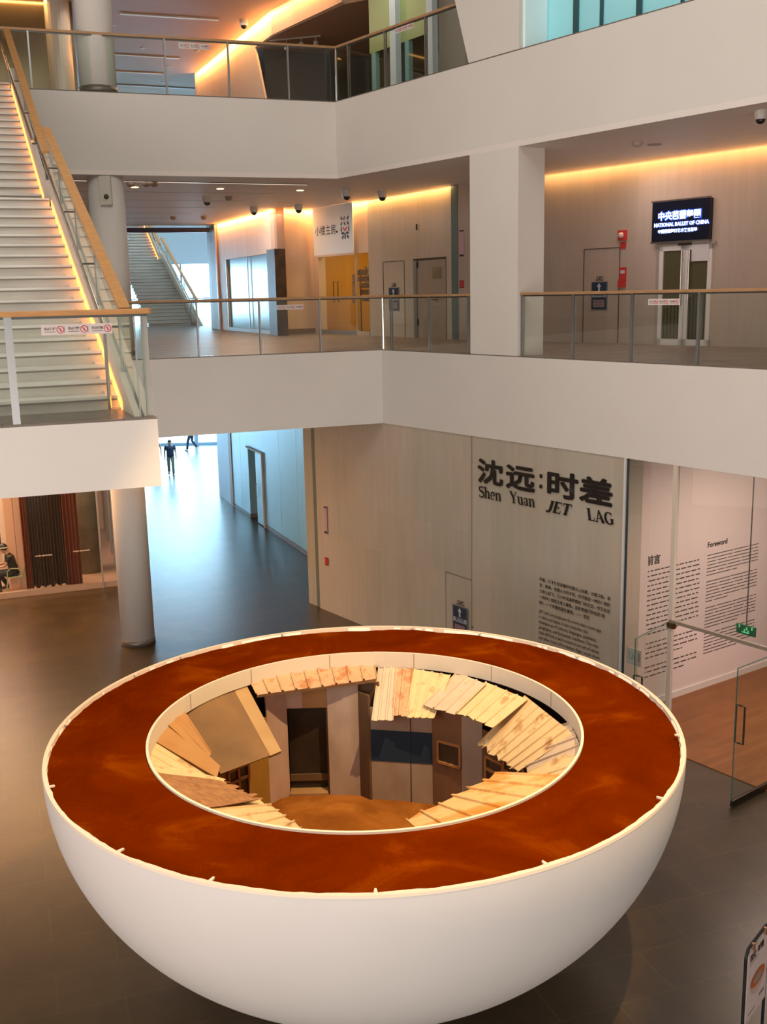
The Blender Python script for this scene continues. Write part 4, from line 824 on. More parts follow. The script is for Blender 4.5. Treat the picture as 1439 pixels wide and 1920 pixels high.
# warning stickers on the glass
def sticker(par_label, origin, d, n, L, h, par=None):
    t = thing('warning_sticker', par_label, 'sticker', origin, 'prohibition stickers on the railings')
    MB().box(origin, d*L, n*.003, (0, 0, h)).build('backing', mat('sticker_white', (.74, .66, .64), .5), t)
    for i in range(3):
        o = origin+n*.006+d*L*i/3
        text('lettering', ('禁止攀爬', '禁止翻越', '禁止倚靠')[i], h*.26, o+d*h*.28+zc*h*.5, d, zc, mat('sticker_ink', (.18, .13, .12), .5), t, offset=.001)
        MB().box(o+d*h*.3+zc*h*.28, d*h*1.0, n*.001, (0, 0, h*.05)).build('small_print', MATS['sticker_ink'], t)
        c = o+d*L*.265+zc*h*.5; rr = h*.33
        ring = [c+d*rr*math.cos(a)+zc*rr*math.sin(a) for a in [2*math.pi*k/20 for k in range(20)]]
        m = MB().tube(ring, h*.035, 4, True).bar(c+d*rr*.7-zc*rr*.7, c-d*rr*.7+zc*rr*.7, h*.05, .002, n)
        m.tube([c-zc*rr*.5, c+zc*rr*.4], h*.04, 4); m.build('prohibition_ring', mat('sticker_red', (.65, .05, .06), .5), t)
        if i: MB().box(origin+d*L*i/3-d*.01+zc*h*.2+n*.004, d*h*.03, n*.001, (0, 0, h*.6)).build('divider', MATS['sticker_ink'], t)
    return t
a, b = gv(78, 629, ld[0], ld[1]), gv(211, 627, ld[0], ld[1]); d_ = zz(b, 0)-zz(a, 0)
sticker('long white sticker with three red prohibition rings on the near landing glass', a+n20*.01, d_.normalized(), n20, d_.length, .105)
for lab, x0, x1, y, PL, n_, hh_ in (('small warning sticker on the middle storey glass before the cream wall', 519, 570, 581, lowp[:2], n20, .1), ('small warning sticker on the glass in front of the double door', 1217, 1275, 572, rp_, nW, .1), ('small warning sticker on the top storey glass, left part', 335, 394, 91, up_[:2], n20, .12), ('faint warning sticker on the top storey glass beside the green box', 742, 777, 64, up_[1:], nW, .1)):
    a, b = gv(x0, y, PL[0], PL[1]), gv(x1, y-1, PL[0], PL[1]); d_ = zz(b, 0)-zz(a, 0); sticker(lab, a+n_*.012, d_.normalized(), n_, d_.length, hh_)
# ============================================================ things on the ceilings
DM = mat('dome_white', (.62, .58, .54), .4)
def dome_cam(p, k, s=1.0, lab=None, grp='dome cameras'):
    t = thing('dome_camera', lab, 'camera', p, grp)
    MB().lathe(p, [(.085*s, -.13*s), (.10*s, -.06*s), (.10*s, 0)], 16).build('housing', DM, t)
    MB().sphere(p-zc*.13*s, .075*s, 12, (1, 1, .95)).build('dome', BLACK, t)
CL = C2-.014
for lab, (x, y), s in (('dome camera on the middle storey ceiling, nearest the corner', (650, 356), 1.05), ('dome camera right of the one over the shop banner', (717, 358), 1.05), ('dome camera in the middle of the ceiling above the far stair', (388, 368), 1), ('dome camera over the cream wall corner', (560, 384), 1), ('dome camera over the left end of the cream wall', (476, 388), 1)):
    dome_cam(gz(x, y, CL), 0, s*1.25, lab)
dome_cam(gz(457, 37, C3), 0, 1.3, 'dome camera on the top storey ceiling beside the warm light line')
dome_cam(gz(1428, 207, B3), 0, 1.0, 'dark dome camera at the right edge below the upper slab')
for lab, (x, y) in (('smoke detector nearest the column top, leftmost of three in a row', (245, 341)), ('smoke detector in the middle of the row of three beside the column top', (274, 341)), ('smoke detector at the right end of the row of three beside the column top', (289, 341)), ('smoke detector right of the middle dome camera', (429, 368)), ('smoke detector near the dark header', (325, 406)), ('smoke detector near the header above the jamb', (383, 406))):
    p = gz(x, y, CL); t = thing('smoke_detector', lab, 'detector', p, 'smoke detectors'); MB().lathe(p, [(.05, -.11), (.10, -.07), (.10, 0)], 14).build('body', mat('detector_tan', (.35, .26, .20), .5), t)
p = gz(1196, 267, CL); t = thing('smoke_detector', 'smoke detector on the bluish ceiling above the right opening', 'detector', p, 'smoke detectors'); MB().lathe(p, [(.06, -.08), (.10, -.05), (.11, 0)], 14).build('body', mat('detector_cream', (.5, .42, .36), .5), t)
p = gz(1228, 271, CL); solo('ceiling_speaker', MB().lathe(p, [(.14, -.012), (.14, 0)], 16), mat('speaker_grey', (.30, .27, .30), .5), 'flat round grey speaker on the ceiling right of the smoke detector', 'speaker')
for lab, (x, y) in (('warm downlight beside the column top', (253, 350)), ('warm downlight in the middle of the slab edge', (413, 353)), ('warm downlight near the balcony corner', (563, 356))):
    p = gz(x, y, CL); t = thing('downlight', lab, 'light', p, 'warm downlights'); MB().lathe(p, [(.12, -.01), (.12, 0)], 16).build('ring', DM, t); MB().lathe(p-zc*.012, [(.09, -.01), (.09, 0)], 16).build('lens', mat('warm_lens', (1, .62, .3), .5, emit=5), t)
for lab, (x, y) in (('round downlight on the top storey ceiling', (268, 89)), ('small sprinkler rose on the top storey ceiling', (212, 46)), ('small lit rose on the top storey ceiling', (317, 124)), ('small round rose on the top storey ceiling below the sticker', (370, 95)), ('small dark rose on the far top storey ceiling', (306, 153))):
    p = gz(x, y, C3-.0); t = solo('ceiling_rose', MB().lathe(p, [(.08, -.03), (.10, 0)], 14), mat('rose_white', (.7, .66, .6), .4), lab, 'light')
# bright slot along the ceiling edge and ceiling grooves
a, b = gz(236, 341, CL), gz(846, 348, CL)
a = U-e*8.5-n20*1.82; b = U-n20*1.82+Wd*-.3; 
sl_ = thing('slot_light', 'long bright light slot along the ceiling behind the slab edge', 'light', zz(a, CL))
MB().box(zz(a, CL-.012), b-a, -n20*.09, (0, 0, .012)).build('diffuser', mat('slot_diffuser', (1, .80, .62), .4, emit=1.1), sl_)
MB().box(zz(a, CL-.014), b-a, n20*.03, (0, 0, .014)).box(zz(a-n20*.09, CL-.014), b-a, -n20*.03, (0, 0, .014)).build('rim', DSTEEL, sl_)
gr = MB()
for k in range(6):
    o = 2.2+k*2.3; gr.box(zz(U-e*10-n20*o, CL-.004), e*(10-k*.35), -n20*.035, (0, 0, .004))
struct('trim_11', gr, mat('ceiling_groove', (.40, .35, .31), .5))
area('mid_storey_fill', (-5, 31, 10.5), (0, 0, -1), 4, 8, 220, (1, .78, .66)); area('right_gallery_fill', (5.2, 21.8, 10.5), (0, 0, -1), 1.2, 3, 35, (1, .78, .72))
area('top_storey_fill', (-5, 30, 16.0), (0, 0, -1), 5, 9, 170, (1, .75, .58)); area('ground_left_fill', (-9.2, 25.0, 5.05), (0, 0, -1), 8, 3.6, 520, (1, .52, .22))
area('far_hall_daylight', (-9, 52, 15.8), (0, 0, -1), 9, 8, 420, (.72, .9, 1)); area('corridor_daylight', (-7.5, 50, 5.0), (0, 0, -1), 8, 9, 1300, (.55, .82, 1))
# ============================================================ shop on the ground floor, left
G0, G1 = Vector((-16.5, 25.35, 0)), Vector((-7.45, 28.80, 0)); ge = (G1-G0).normalized(); ngl = nrm(G0, G1)
def og2(px, py=1110, o=0): return gv(px, py, G0-ngl*o, G1-ngl*o)
sh = thing('shop_glazing', 'tall glass shop front on the ground floor with small white lettering', 'glass wall', G0)
cuts = [0]+[(zz(og2(px), 0)-G0).length for px in (37, 193)]+[(G1-G0).length]
for a, b in zip(cuts, cuts[1:]): MB().box(G0+ge*(a+.01)+zc*.18, ge*(b-a-.02), -ngl*.015, (0, 0, B2-.2)).build('glass_panel', GLASSC, sh)
MB().box(G0, ge*(G1-G0).length, -ngl*.12, (0, 0, .17)).build('sill', mat('grey_pink_sill', (.36, .27, .22), .35), sh)
MB().box(zz(og2(193), 0), ge*.05, ngl*.05, (0, 0, B2)).build('mullion', mat('grey_mullion', (.40, .38, .36), .4, .5), sh)
for px_, py_, s_ in ((66, 1044, 'gregio astromeca'), (137, 1035, 'gregio astromeca')):
    text('lettering', s_, .065, og2(px_, py_)+ngl*.01, ge, zc, mat('letter_white', (.75, .66, .58), .5, emit=0), sh, offset=.002)
sd2 = Vector((-.30, .95, 0)).normalized(); sg2_ = thing('side_glazing', 'glazed side wall of the shop with grey mullions in front of the bright hall', 'glass wall', G1)
MB().box(G1+zc*.18, sd2*9, Vector((-.01, 0, 0)), (0, 0, B2-.2)).build('glass_panel', GLASSC, sg2_)
for k in range(5): MB().box(G1+sd2*(k*1.9+.1), sd2*.35, Vector((-.12, -.03, 0)), (0, 0, B2)).build('mullion', mat('grey_mullion', (.40, .38, .36), .4, .5), sg2_)
struct('floor', MB().prism([G0, G1, G1+sd2*9, G0+Vector((-2, 9, 0))], 0, .015), mat('pink_wood_floor', (.52, .34, .24), .3, noise=.15, nscale=3))
PW = mat('peach_wall', (.66, .42, .31), .6)
struct('wall_left', MB().box(G0-ngl*3.46, ge*((zz(og2(40, 1100), 0)-G0).length), -ngl*.2, (0, 0, B2)).box(G0+Vector((-1, 8.6, 0)), (8, 2.6, 0), (0, .2, 0), (0, 0, B2)), mat('shop_cream_wall', (.72, .58, .46), .6))
struct('wall_left', MB().box(zz(og2(37, 1100, .9), 0), ge*-.24, -ngl*.25, (0, 0, B2)).box(zz(og2(38, 1100, .9), 0), ge*.17, -ngl*.2, (0, 0, B2)), PW)
struct('trim_12', MB().box(zz(og2(22, 1100, 1.6), 0), ge*-.17, -ngl*.2, (0, 0, B2)), mat('cream_pilaster', (.82, .70, .58), .5))
area('shop_ceiling_lamp', (-12.3, 29.2, 4.95), (0, 0, -1), 6, 2.6, 420, (1, .66, .46))
# curtains
cu = thing('curtain', 'dark brown floor length pleated curtain behind the shop glass', 'curtain', zz(og2(100, 1100, .35), 0))
def pleat(px0, px1, mat_, z0, amp, nf, off):
    a = zz(og2(px0, 1100, off), 0); b = zz(og2(px1, 1100, off), 0); d = b-a
    def fn(u, v): return a+d*u+ngl*(amp*math.sin(u*nf*2*math.pi)+amp*.4*math.sin(u*nf*4.7+1)*(1-v))+Vector((0, 0, z0*(1+.25*math.sin(u*31))+v*(B2-z0)))
    return MB().grid(fn, nf*8, 6).build('panel', mat_, cu, smooth=True)
c_ = pleat(50, 64, mat('curtain_rust', (.17, .035, .015), .8), .12, .05, 3, .34); c_['label'] = 'rust brown left edge'
pleat(62, 130, mat('curtain_dark', (.05, .028, .02), .85), .14, .06, 12, .36)
c_ = pleat(128, 156, mat('curtain_red', (.13, .035, .022), .8), .05, .05, 4, .30); c_['label'] = 'reddish right fold'
cc = gz(167, 1071, 0)
cco = thing('concrete_column', 'grey concrete column inside the shop beside the curtain', 'column', cc)
MB().lathe(cc, [(.42, 0), (.42, B2)], 32).build('shaft', mat('raw_concrete', (.26, .23, .17), .6, noise=.35, nscale=2.2, bump=.2), cco, smooth=True)
for z_ in (1.35, 2.75, 4.1): MB().lathe(cc, [(.425, z_), (.425, z_+.012)], 32).build('joint', mat('joint_shade', (.12, .1, .08), .6), cco)
# wall shelf and framed print at the far left of the shop
a = gv(0, 1008, G0-ngl*3.2, G1-ngl*3.2)
ws = thing('wall_bench', 'dark slatted bench fixed on the pale shop wall', 'bench', a); 
for i in range(3): MB().box(a-ge*1+zc*(.05+i*.16), ge*1.2, -ngl*.24, (0, 0, .09)).build('slat', mat('slat_dark', (.10, .08, .07), .5), ws)
MB().box(a-ge*1-zc*.3, ge*1.22, -ngl*.24, (0, 0, .32)).build('body', BLACK, ws)
a = gv(2, 966, G0-ngl*3.2, G1-ngl*3.2); gl_ = thing('wall_grille', 'black and white grille high on the shop wall at the left edge', 'grille', a)
for i in range(6): MB().box(a-ge*.8+zc*(i*.22), ge*.85, -ngl*.06, (0, 0, .13)).build('bar', BLACK, gl_)

# ============================================================ people
def skinned(name, nodes, edges, m, parent, loc, fx, root=0, sub=1, sc=1.0):
    """nodes: (right, forward, up, radius); grown into one surface"""
    f = Vector(fx).normalized(); rgt = Vector((f.y, -f.x, 0)); me = bpy.data.meshes.new(name)
    off = ROOT[parent.name]
    me.from_pydata([Vector(loc)-off+(rgt*n[0]+f*n[1]+zc*n[2])*sc for n in nodes], edges, [])
    bm = bmesh.new(); bm.from_mesh(me); ly = bm.verts.layers.skin.verify(); bm.verts.ensure_lookup_table()
    for v, n in zip(bm.verts, nodes):
        rr = n[3] if isinstance(n[3], tuple) else (n[3], n[3]); v[ly].radius = (rr[0]*sc, rr[1]*sc); v[ly].use_root = False
    bm.verts[root][ly].use_root = True
    bm.to_mesh(me); bm.free(); me.materials.append(m)
    o = bpy.data.objects.new(name, me); C.objects.link(o); o.parent = parent
    s = o.modifiers.new('skin', 'SKIN'); s.use_smooth_shade = True
    q = o.modifiers.new('sub', 'SUBSURF'); q.levels = sub; q.render_levels = sub+1
    return o
SKIN = mat('skin_tone', (.42, .25, .17), .5)
def hand(nodes, edges, wi, dx, dy, dz, spread):
    """palm and five fingers hanging along (dx,dy,dz) from node wi"""
    x, y, z, _ = nodes[wi]; p = len(nodes); nodes.append((x+dx*.07, y+dy*.07, z+dz*.07, (.028, .016))); edges.append((wi, p))
    for i, (o, l) in enumerate(((-.027, .06), (-.009, .072), (.009, .068), (.026, .055))):
        a = len(nodes); sx, sy = spread
        nodes.append((x+dx*(.09+l*.5)+o*sx, y+dy*(.09+l*.5)+o*sy, z+dz*(.09+l*.5), .0085)); nodes.append((x+dx*(.085+l)+o*sx*1.1, y+dy*(.085+l)+o*sy*1.1+.008, z+dz*(.085+l), .007)); edges += [(p, a), (a, a+1)]
    a = len(nodes); nodes.append((x+dx*.05+.0*sx-spread[0]*.04, y+dy*.05-spread[1]*.04+.01, z+dz*.06, .010)); nodes.append((x+dx*.09-spread[0]*.05, y+dy*.09-spread[1]*.05+.014, z+dz*.10, .008)); edges += [(wi, a), (a, a+1)]
def person(label, loc, face, J, shirt, trousers, shoe, hair, hat=False, H=1.7, sleeves=.55):
    t = thing('person', label, 'person', loc); k = H/1.7
    N = [J['pelvis']+(.11,), J['waist']+(.10,), J['chest']+(.115,), J['neck']+(.055,), J['head0']+(.07,), J['head1']+(.095,), J['head2']+(.07,)]
    Ed = [(0, 1), (1, 2), (2, 3), (3, 4), (4, 5), (5, 6)]; arms, legs = [], []
    for s in ('l', 'r'):
        a = len(N); N += [J['sh'+s]+(.055,), J['el'+s]+(.043,), J['wr'+s]+(.028,)]; Ed += [(2, a), (a, a+1), (a+1, a+2)]; arms.append(a)
        d = Vector(J['wr'+s])-Vector(J['el'+s]); d.normalize(); hand(N, Ed, a+2, d.x, d.y, d.z, (.35, .93) if abs(d.z) > .6 else (.93, .3))
    for s in ('l', 'r'):
        a = len(N); kn, an = J['kn'+s], J['an'+s]; N += [J['hip'+s]+(.095,), kn+(.06,), an+(.04,), J['toe'+s]+(.035,)]; Ed += [(0, a), (a, a+1), (a+1, a+2), (a+2, a+3)]; legs.append(a)
    skinned('body', N, Ed, SKIN, t, loc, face, 0, 1, k)
    f = Vector(face).normalized(); rg = Vector((f.y, -f.x, 0))
    W_ = lambda p: Vector(loc)+(rg*p[0]+f*p[1]+zc*p[2])*k
    def loft(mb, rings, n=18):
        base = len(mb.v); cs = [Vector(q[0]) for q in rings]
        for i, (c, rx, ry) in enumerate(rings):
            d = (cs[min(i+1, len(cs)-1)]-cs[max(i-1, 0)]).normalized(); x = Vector((1, 0, 0)); y = d.cross(x).normalized()
            for j in range(n):
                a_ = 2*math.pi*j/n; cc_, ss_ = math.cos(a_), math.sin(a_)
                mb.v.append(W_(cs[i]+x*rx*math.copysign(abs(cc_)**.85, cc_)+y*ry*math.copysign(abs(ss_)**.85, ss_)))
        for i in range(len(rings)-1):
            for j in range(n): mb.f.append((base+i*n+j, base+i*n+(j+1) % n, base+(i+1)*n+(j+1) % n, base+(i+1)*n+j))
        mb.f.append(tuple(base+j for j in range(n-1, -1, -1))); mb.f.append(tuple(base+(len(rings)-1)*n+j for j in range(n)))
    pe, wa, ch_, ne = (Vector(J[q]) for q in ('pelvis', 'waist', 'chest', 'neck')); sm_ = MB(); sh_c = ch_.lerp(ne, .62)
    loft(sm_, [(pe.lerp(wa, -.15), .172, .128), (pe.lerp(wa, .35), .172, .128), (wa, .165, .122), (wa.lerp(ch_, .55), .178, .130), (ch_, .192, .135), (ch_.lerp(ne, .35), .195, .125), (sh_c, .18, .10), (ch_.lerp(ne, .82), .12, .085), (ch_.lerp(ne, .98), .07, .068)])
    for a in arms:
        s_, el = Vector(N[a][:3]), Vector(N[a+1][:3]); e_ = s_.lerp(el, sleeves); d_ = (el-s_).normalized(); i0 = s_.lerp(sh_c, .5)+Vector((0, 0, -.02))
        sm_.tube([W_(i0), W_(s_+(sh_c-s_)*.05), W_(s_+d_*.05), W_(s_.lerp(el, sleeves*.6)), W_(e_)], [.05*k, .06*k, .064*k, .06*k, .06*k], 12)
    sm_.build('shirt', shirt, t, smooth=True)
    tm_ = MB(); loft(tm_, [(pe.lerp(wa, .30), .158, .116), (pe, .168, .125), (pe.lerp(wa, -.35), .165, .122), (pe.lerp(wa, -.55), .13, .10)])
    for a in legs:
        hp_, kn, an = (Vector(N[a+q][:3]) for q in (0, 1, 2)); up_h = hp_.lerp(pe, .25)
        tm_.tube([W_(up_h), W_(hp_.lerp(kn, .2)), W_(hp_.lerp(kn, .6)), W_(kn), W_(kn.lerp(an, .4)), W_(kn.lerp(an, .95))], [.098*k, .094*k, .08*k, .07*k, .064*k, .06*k], 14)
    tm_.build('trousers', trousers, t, smooth=True)
    for a in legs:
        an, to = Vector(N[a+2][:3]), Vector(N[a+3][:3]); h_ = an-(to-an).normalized()*.05
        skinned('shoe', [(h_.x, h_.y, an.z-.04, .045), (an.x, an.y, an.z-.035, .05), (to.x, to.y, to.z, .045), tuple(to+(to-an)*.25)+(.035,)], [(0, 1), (1, 2), (2, 3)], shoe, t, loc, face, 1, 1, k)
    h1 = Vector(J['head1'])
    MB().sphere(W_(h1+Vector((0, -.022, .045))), .1*k, 16, (.96, 1.02, .86)).build('hair', hair, t, smooth=True)
    fc = MB()
    for sx in (-1, 1): fc.sphere(W_(h1+Vector((sx*.032, .088, .0))), .011*k, 6); 
    fc.build('eye', BLACK, t); MB().sphere(W_(h1+Vector((0, .1, -.03))), .016*k, 8, (1, 1, 1.3)).build('nose', SKIN, t)
    MB().cbox(W_(h1+Vector((0, .088, -.065))), .04*k, .01, .008, math.atan2(rg.y, rg.x)).build('mouth', mat('lip', (.3, .12, .1), .5), t)
    for sx in (-1, 1): MB().sphere(W_(h1+Vector((sx*.092, -.005, -.01))), .024*k, 8, (.6, 1, 1.3)).build('ear', SKIN, t)
    if hat:
        MB().lathe(W_(h1+Vector((0, 0, .055))), [(.118, 0), (.122, .03), (.108, .08), (.06, .12), (.01, .13)], 18).build('cap', BLACK, t, smooth=True)
        MB().extr([W_(h1+Vector(q)) for q in ((-.08, .08, .055), (-.06, .2, .045), (0, .22, .045), (.06, .2, .045), (.08, .08, .055))], zc*.012).build('cap_peak', BLACK, t)
        b_ = MB().lathe(W_(h1+Vector((0, 0, .06))), [(.1245, 0), (.1245, .032)], 18, False).build('cap_band', mat('cap_white', (.7, .68, .66), .6), t)
    return t
def walk(st, lean=.03, arm=.12):
    return dict(pelvis=(0, 0, .92), waist=(0, lean*.4, 1.07), chest=(0, lean, 1.27), neck=(0, lean, 1.42), head0=(0, lean+.02, 1.46), head1=(0, lean+.03, 1.55), head2=(0, lean+.03, 1.61),
        shl=(-.19, lean, 1.37), shr=(.19, lean, 1.37), ell=(-.25, lean+arm*.5-.05, 1.1), elr=(.25, lean-arm*.5-.05, 1.1), wrl=(-.26, lean+arm+.03, .86), wrr=(.26, lean-arm+.03, .86),
        hipl=(-.09, 0, .88), hipr=(.09, 0, .88), knl=(-.10, .1*st+.05, .5), knr=(.10, -.05*st+.06, .5), anl=(-.10, .22*st, .08), anr=(.10, -.28*st, .12+.06*st), toel=(-.11, .22*st+.13, .04), toer=(.11, -.28*st+.13, .05+.02*st))
NAVY = mat('navy_shirt', (.015, .025, .06), .7); KHAKI = mat('grey_green_trousers', (.16, .17, .14), .8); NTR = mat('navy_trousers', (.02, .03, .06), .8); WSH = mat('white_shirt', (.8, .8, .8), .7)
HAIR = mat('dark_hair', (.03, .025, .02), .6); DSH = mat('dark_shoe', (.03, .03, .04), .4); LSH = mat('light_shoe', (.6, .62, .65), .5); GSH = mat('grey_shirt', (.35, .36, .4), .7)
person('man in a navy shirt and grey-green trousers walking towards the viewer', gz(322, 891, 0), (.2, -1, 0), walk(.7), NAVY, KHAKI, DSH, HAIR, H=1.68)
person('person in navy trousers and light shoes walking near the bright entrance', gz(360, 845, 0), (-.9, .35, 0), walk(1.0), WSH, NTR, LSH, HAIR, H=1.72)
person('person mostly hidden behind the landing, one arm showing', gz(294.5, 884, 0), (.1, -1, 0), walk(.5, arm=.02), GSH, KHAKI, DSH, HAIR, H=1.66, sleeves=.3)
# seated man with a cap on a pale green metal chair
sp = gz(31, 1108, 0)+ngl*-.12; sp.z = .015
SJ = dict(pelvis=(0, 0, .52), waist=(0, .03, .66), chest=(0, .10, .92), neck=(0, .16, 1.06), head0=(0, .20, 1.11), head1=(0, .25, 1.18), head2=(0, .27, 1.24),
    shl=(-.18, .11, .99), shr=(.18, .11, .99), ell=(-.22, .26, .74), elr=(.23, .24, .75), wrl=(-.10, .54, .74), wrr=(.12, .52, .70),
    hipl=(-.09, .04, .50), hipr=(.09, .04, .50), knl=(-.13, .46, .52), knr=(.15, .44, .52), anl=(-.12, .42, .10), anr=(.16, .22, .12), toel=(-.12, .55, .05), toer=(.16, .34, .05))
person('seated man with a black cap bending forward on a pale green chair in the shop', sp, -ge, SJ, mat('black_tshirt', (.012, .014, .016), .8), mat('black_trousers', (.014, .018, .026), .8), DSH, HAIR, True, H=1.7, sleeves=.5)
ch = thing('garden_chair', 'pale green tubular metal chair under the seated man', 'chair', sp); GC = mat('pale_green_metal', (.36, .45, .26), .45, .2)
cx = -ge; cy = Vector((cx.y, -cx.x, 0))
def cw(a, b, c): return sp+cy*a+cx*b+zc*c
MB().box(cw(-.22, -.2, .40), cy*.44, cx*.42, (0, 0, .02)).build('seat', GC, ch)
for sx in (-1, 1):
    MB().tube([cw(sx*.21, .2, .41), cw(sx*.24, .26, 0)], .014).build('leg', GC, ch); MB().tube([cw(sx*.21, -.18, .41), cw(sx*.25, -.34, 0)], .014).build('leg', GC, ch)
    MB().tube([cw(sx*.24, -.22, .42), cw(sx*.25, -.1, .66), cw(sx*.26, .1, .68), cw(sx*.24, .2, .6), cw(sx*.22, .2, .42)], .013).build('armrest', GC, ch)
MB().tube([cw(-.2, -.2, .42), cw(-.21, -.3, .78), cw(-.1, -.33, .86), cw(.1, -.33, .86), cw(.21, -.3, .78), cw(.2, -.2, .42)], .014).build('backrest', GC, ch)
MB().box(cw(-.2, -.27, .52), cy*.4, cx*.02, (0, 0, .1)).build('back_slat', GC, ch)

# ============================================================ exhibition stand board at the lower right
pa = gz(1400, 1787, 1.46); pb_ = gz(1437, 1738, 1.46); bd_ = (zz(pb_, 0)-zz(pa, 0)).normalized(); pn = Vector((bd_.y, -bd_.x, 0)); pn = pn if pn.y < 0 else -pn
pa0 = zz(pa, 0); Wd_ = .62
bs = thing('poster_stand', 'black framed floor stand with a pale pink poster of the bowl at the lower right', 'sign', pa0)
fpts = []
for q, z_ in ((0, 0), (0, 1.40), (.06, 1.48), (Wd_-.06, 1.48), (Wd_, 1.40), (Wd_, 0)): fpts.append(pa0+bd_*q+zc*z_)
MB().tube(fpts, .017, 8).build('frame', BLACK, bs)
MB().tube([pa0+zc*.62, pa0+bd_*Wd_+zc*.62], .012, 6).build('crossbar', BLACK, bs)
for q in (0, Wd_): MB().bar(pa0+bd_*q-pn*.22+zc*.015, pa0+bd_*q+pn*.22+zc*.015, .05, .03).build('foot', BLACK, bs)
po = pa0+bd_*.025+pn*.012
bd2 = MB().box(po+zc*.63, bd_*(Wd_-.05), pn*.008, (0, 0, .80)).build('poster', mat('poster_pink', (.70, .56, .53), .5), bs)
pf = po+pn*.012
text('title', '沈远  时差', .085, pf+bd_*.03+zc*1.33, bd_, zc, INK, bd2, offset=.003)
text('subtitle', 'Shen Yuan  JET LAG', .03, pf+bd_*.03+zc*1.28, bd_, zc, INK, bd2)
def disc(c, rx, rz, m, nm, lift, a0=0, a1=360):
    pts_ = [c+pn*lift+bd_*rx*math.cos(R(a0+(a1-a0)*i/28))+zc*rz*math.sin(R(a0+(a1-a0)*i/28)) for i in range(29)]
    MB().quad(*pts_).build(nm, m, bd2)
bc_ = pf+bd_*.29+zc*1.03
disc(bc_-zc*.0, .2, .17, mat('print_shell', (.60, .42, .36), .5), 'printed_shell', .001, 180, 360); disc(bc_, .2, .085, mat('print_earth', (.55, .12, .03), .5), 'printed_earth', .002); disc(bc_, .12, .05, mat('print_inside', (.42, .36, .30), .5, noise=.5, nscale=40), 'printed_houses', .003)
MB().box(pf+bd_*.06+zc*.70, bd_*.2, pn*.001, (0, 0, .006)).box(pf+bd_*.36+zc*.78, bd_*.14, pn*.001, (0, 0, .006)).box(pf+bd_*.36+zc*.76, bd_*.14, pn*.001, (0, 0, .006)).build('small_print', MATS['print_ink'], bd2)
for q in (.13, .47): MB().box(pa0+bd_*q+zc*1.42+pn*.005, bd_*.03, pn*.03, (0, 0, .08)).build('clip', mat('copper_clip', (.5, .28, .16), .35, .8), bs)
# ============================================================ the great bowl
BC = Vector((-.27, 11.63, 0)); ZR = 3.0; RO = 3.665; RI = 2.52
bowl = thing('bowl_sculpture', 'huge white bowl with a red earth rim and model houses inside', 'sculpture', BC)
SHELL = mat('bowl_plaster', (.83, .79, .76), .55, noise=.035, nscale=1.1, bump=.08, bscale=3)
prof = [(RO*math.cos(a), ZR-3.0*math.sin(a)) for a in [math.pi/2*(1-i/48) for i in range(49)]]
prof[0] = (.02, prof[0][1])
MB().lathe(BC, prof+[(RO, ZR+.012), (RO-.05, ZR+.014), (RO-.055, ZR-.06)], 160, False).build('shell', SHELL, bowl, smooth=True)
# rim lip, slightly ragged, with plaster tabs
RIM = mat('raw_rim_plaster', (.80, .68, .56), .6)
random.seed(3)
nr = 320; jit = [0]*nr
for i in range(nr): jit[i] = .6*jit[i-1]+random.uniform(-.008, .008)
rv, rf_ = [], []
for i in range(nr):
    t = 2*math.pi*i/nr; c_, s_ = math.cos(t), math.sin(t)
    for r_, z_ in ((RO+.002, ZR+.005), (RO-.006, ZR+.03), (RO-.05+jit[i], ZR+.03), (RO-.055+jit[i], ZR-.03)): rv.append(BC+Vector((c_*r_, s_*r_, z_)))
for i in range(nr):
    for j in range(3): a = i*4+j; b = ((i+1) % nr)*4+j; rf_.append((a, b, b+1, a+1))
MB().add(rv, rf_).build('rim', RIM, bowl, smooth=False)
for k in range(15):
    t = R(12+k*24+random.uniform(-6, 6)); c = BC+Vector((math.cos(t)*(RO-.07), math.sin(t)*(RO-.07), ZR+.02)); tg = Vector((-math.sin(t), math.cos(t), 0)); rd = Vector((math.cos(t), math.sin(t), 0))
    MB().extr([c-tg*.012-rd*.03, c+tg*.006-rd*.035, c+tg*.015+rd*.03, c-tg*.02+rd*.03], zc*.018).build('plaster_tab', RIM, bowl)
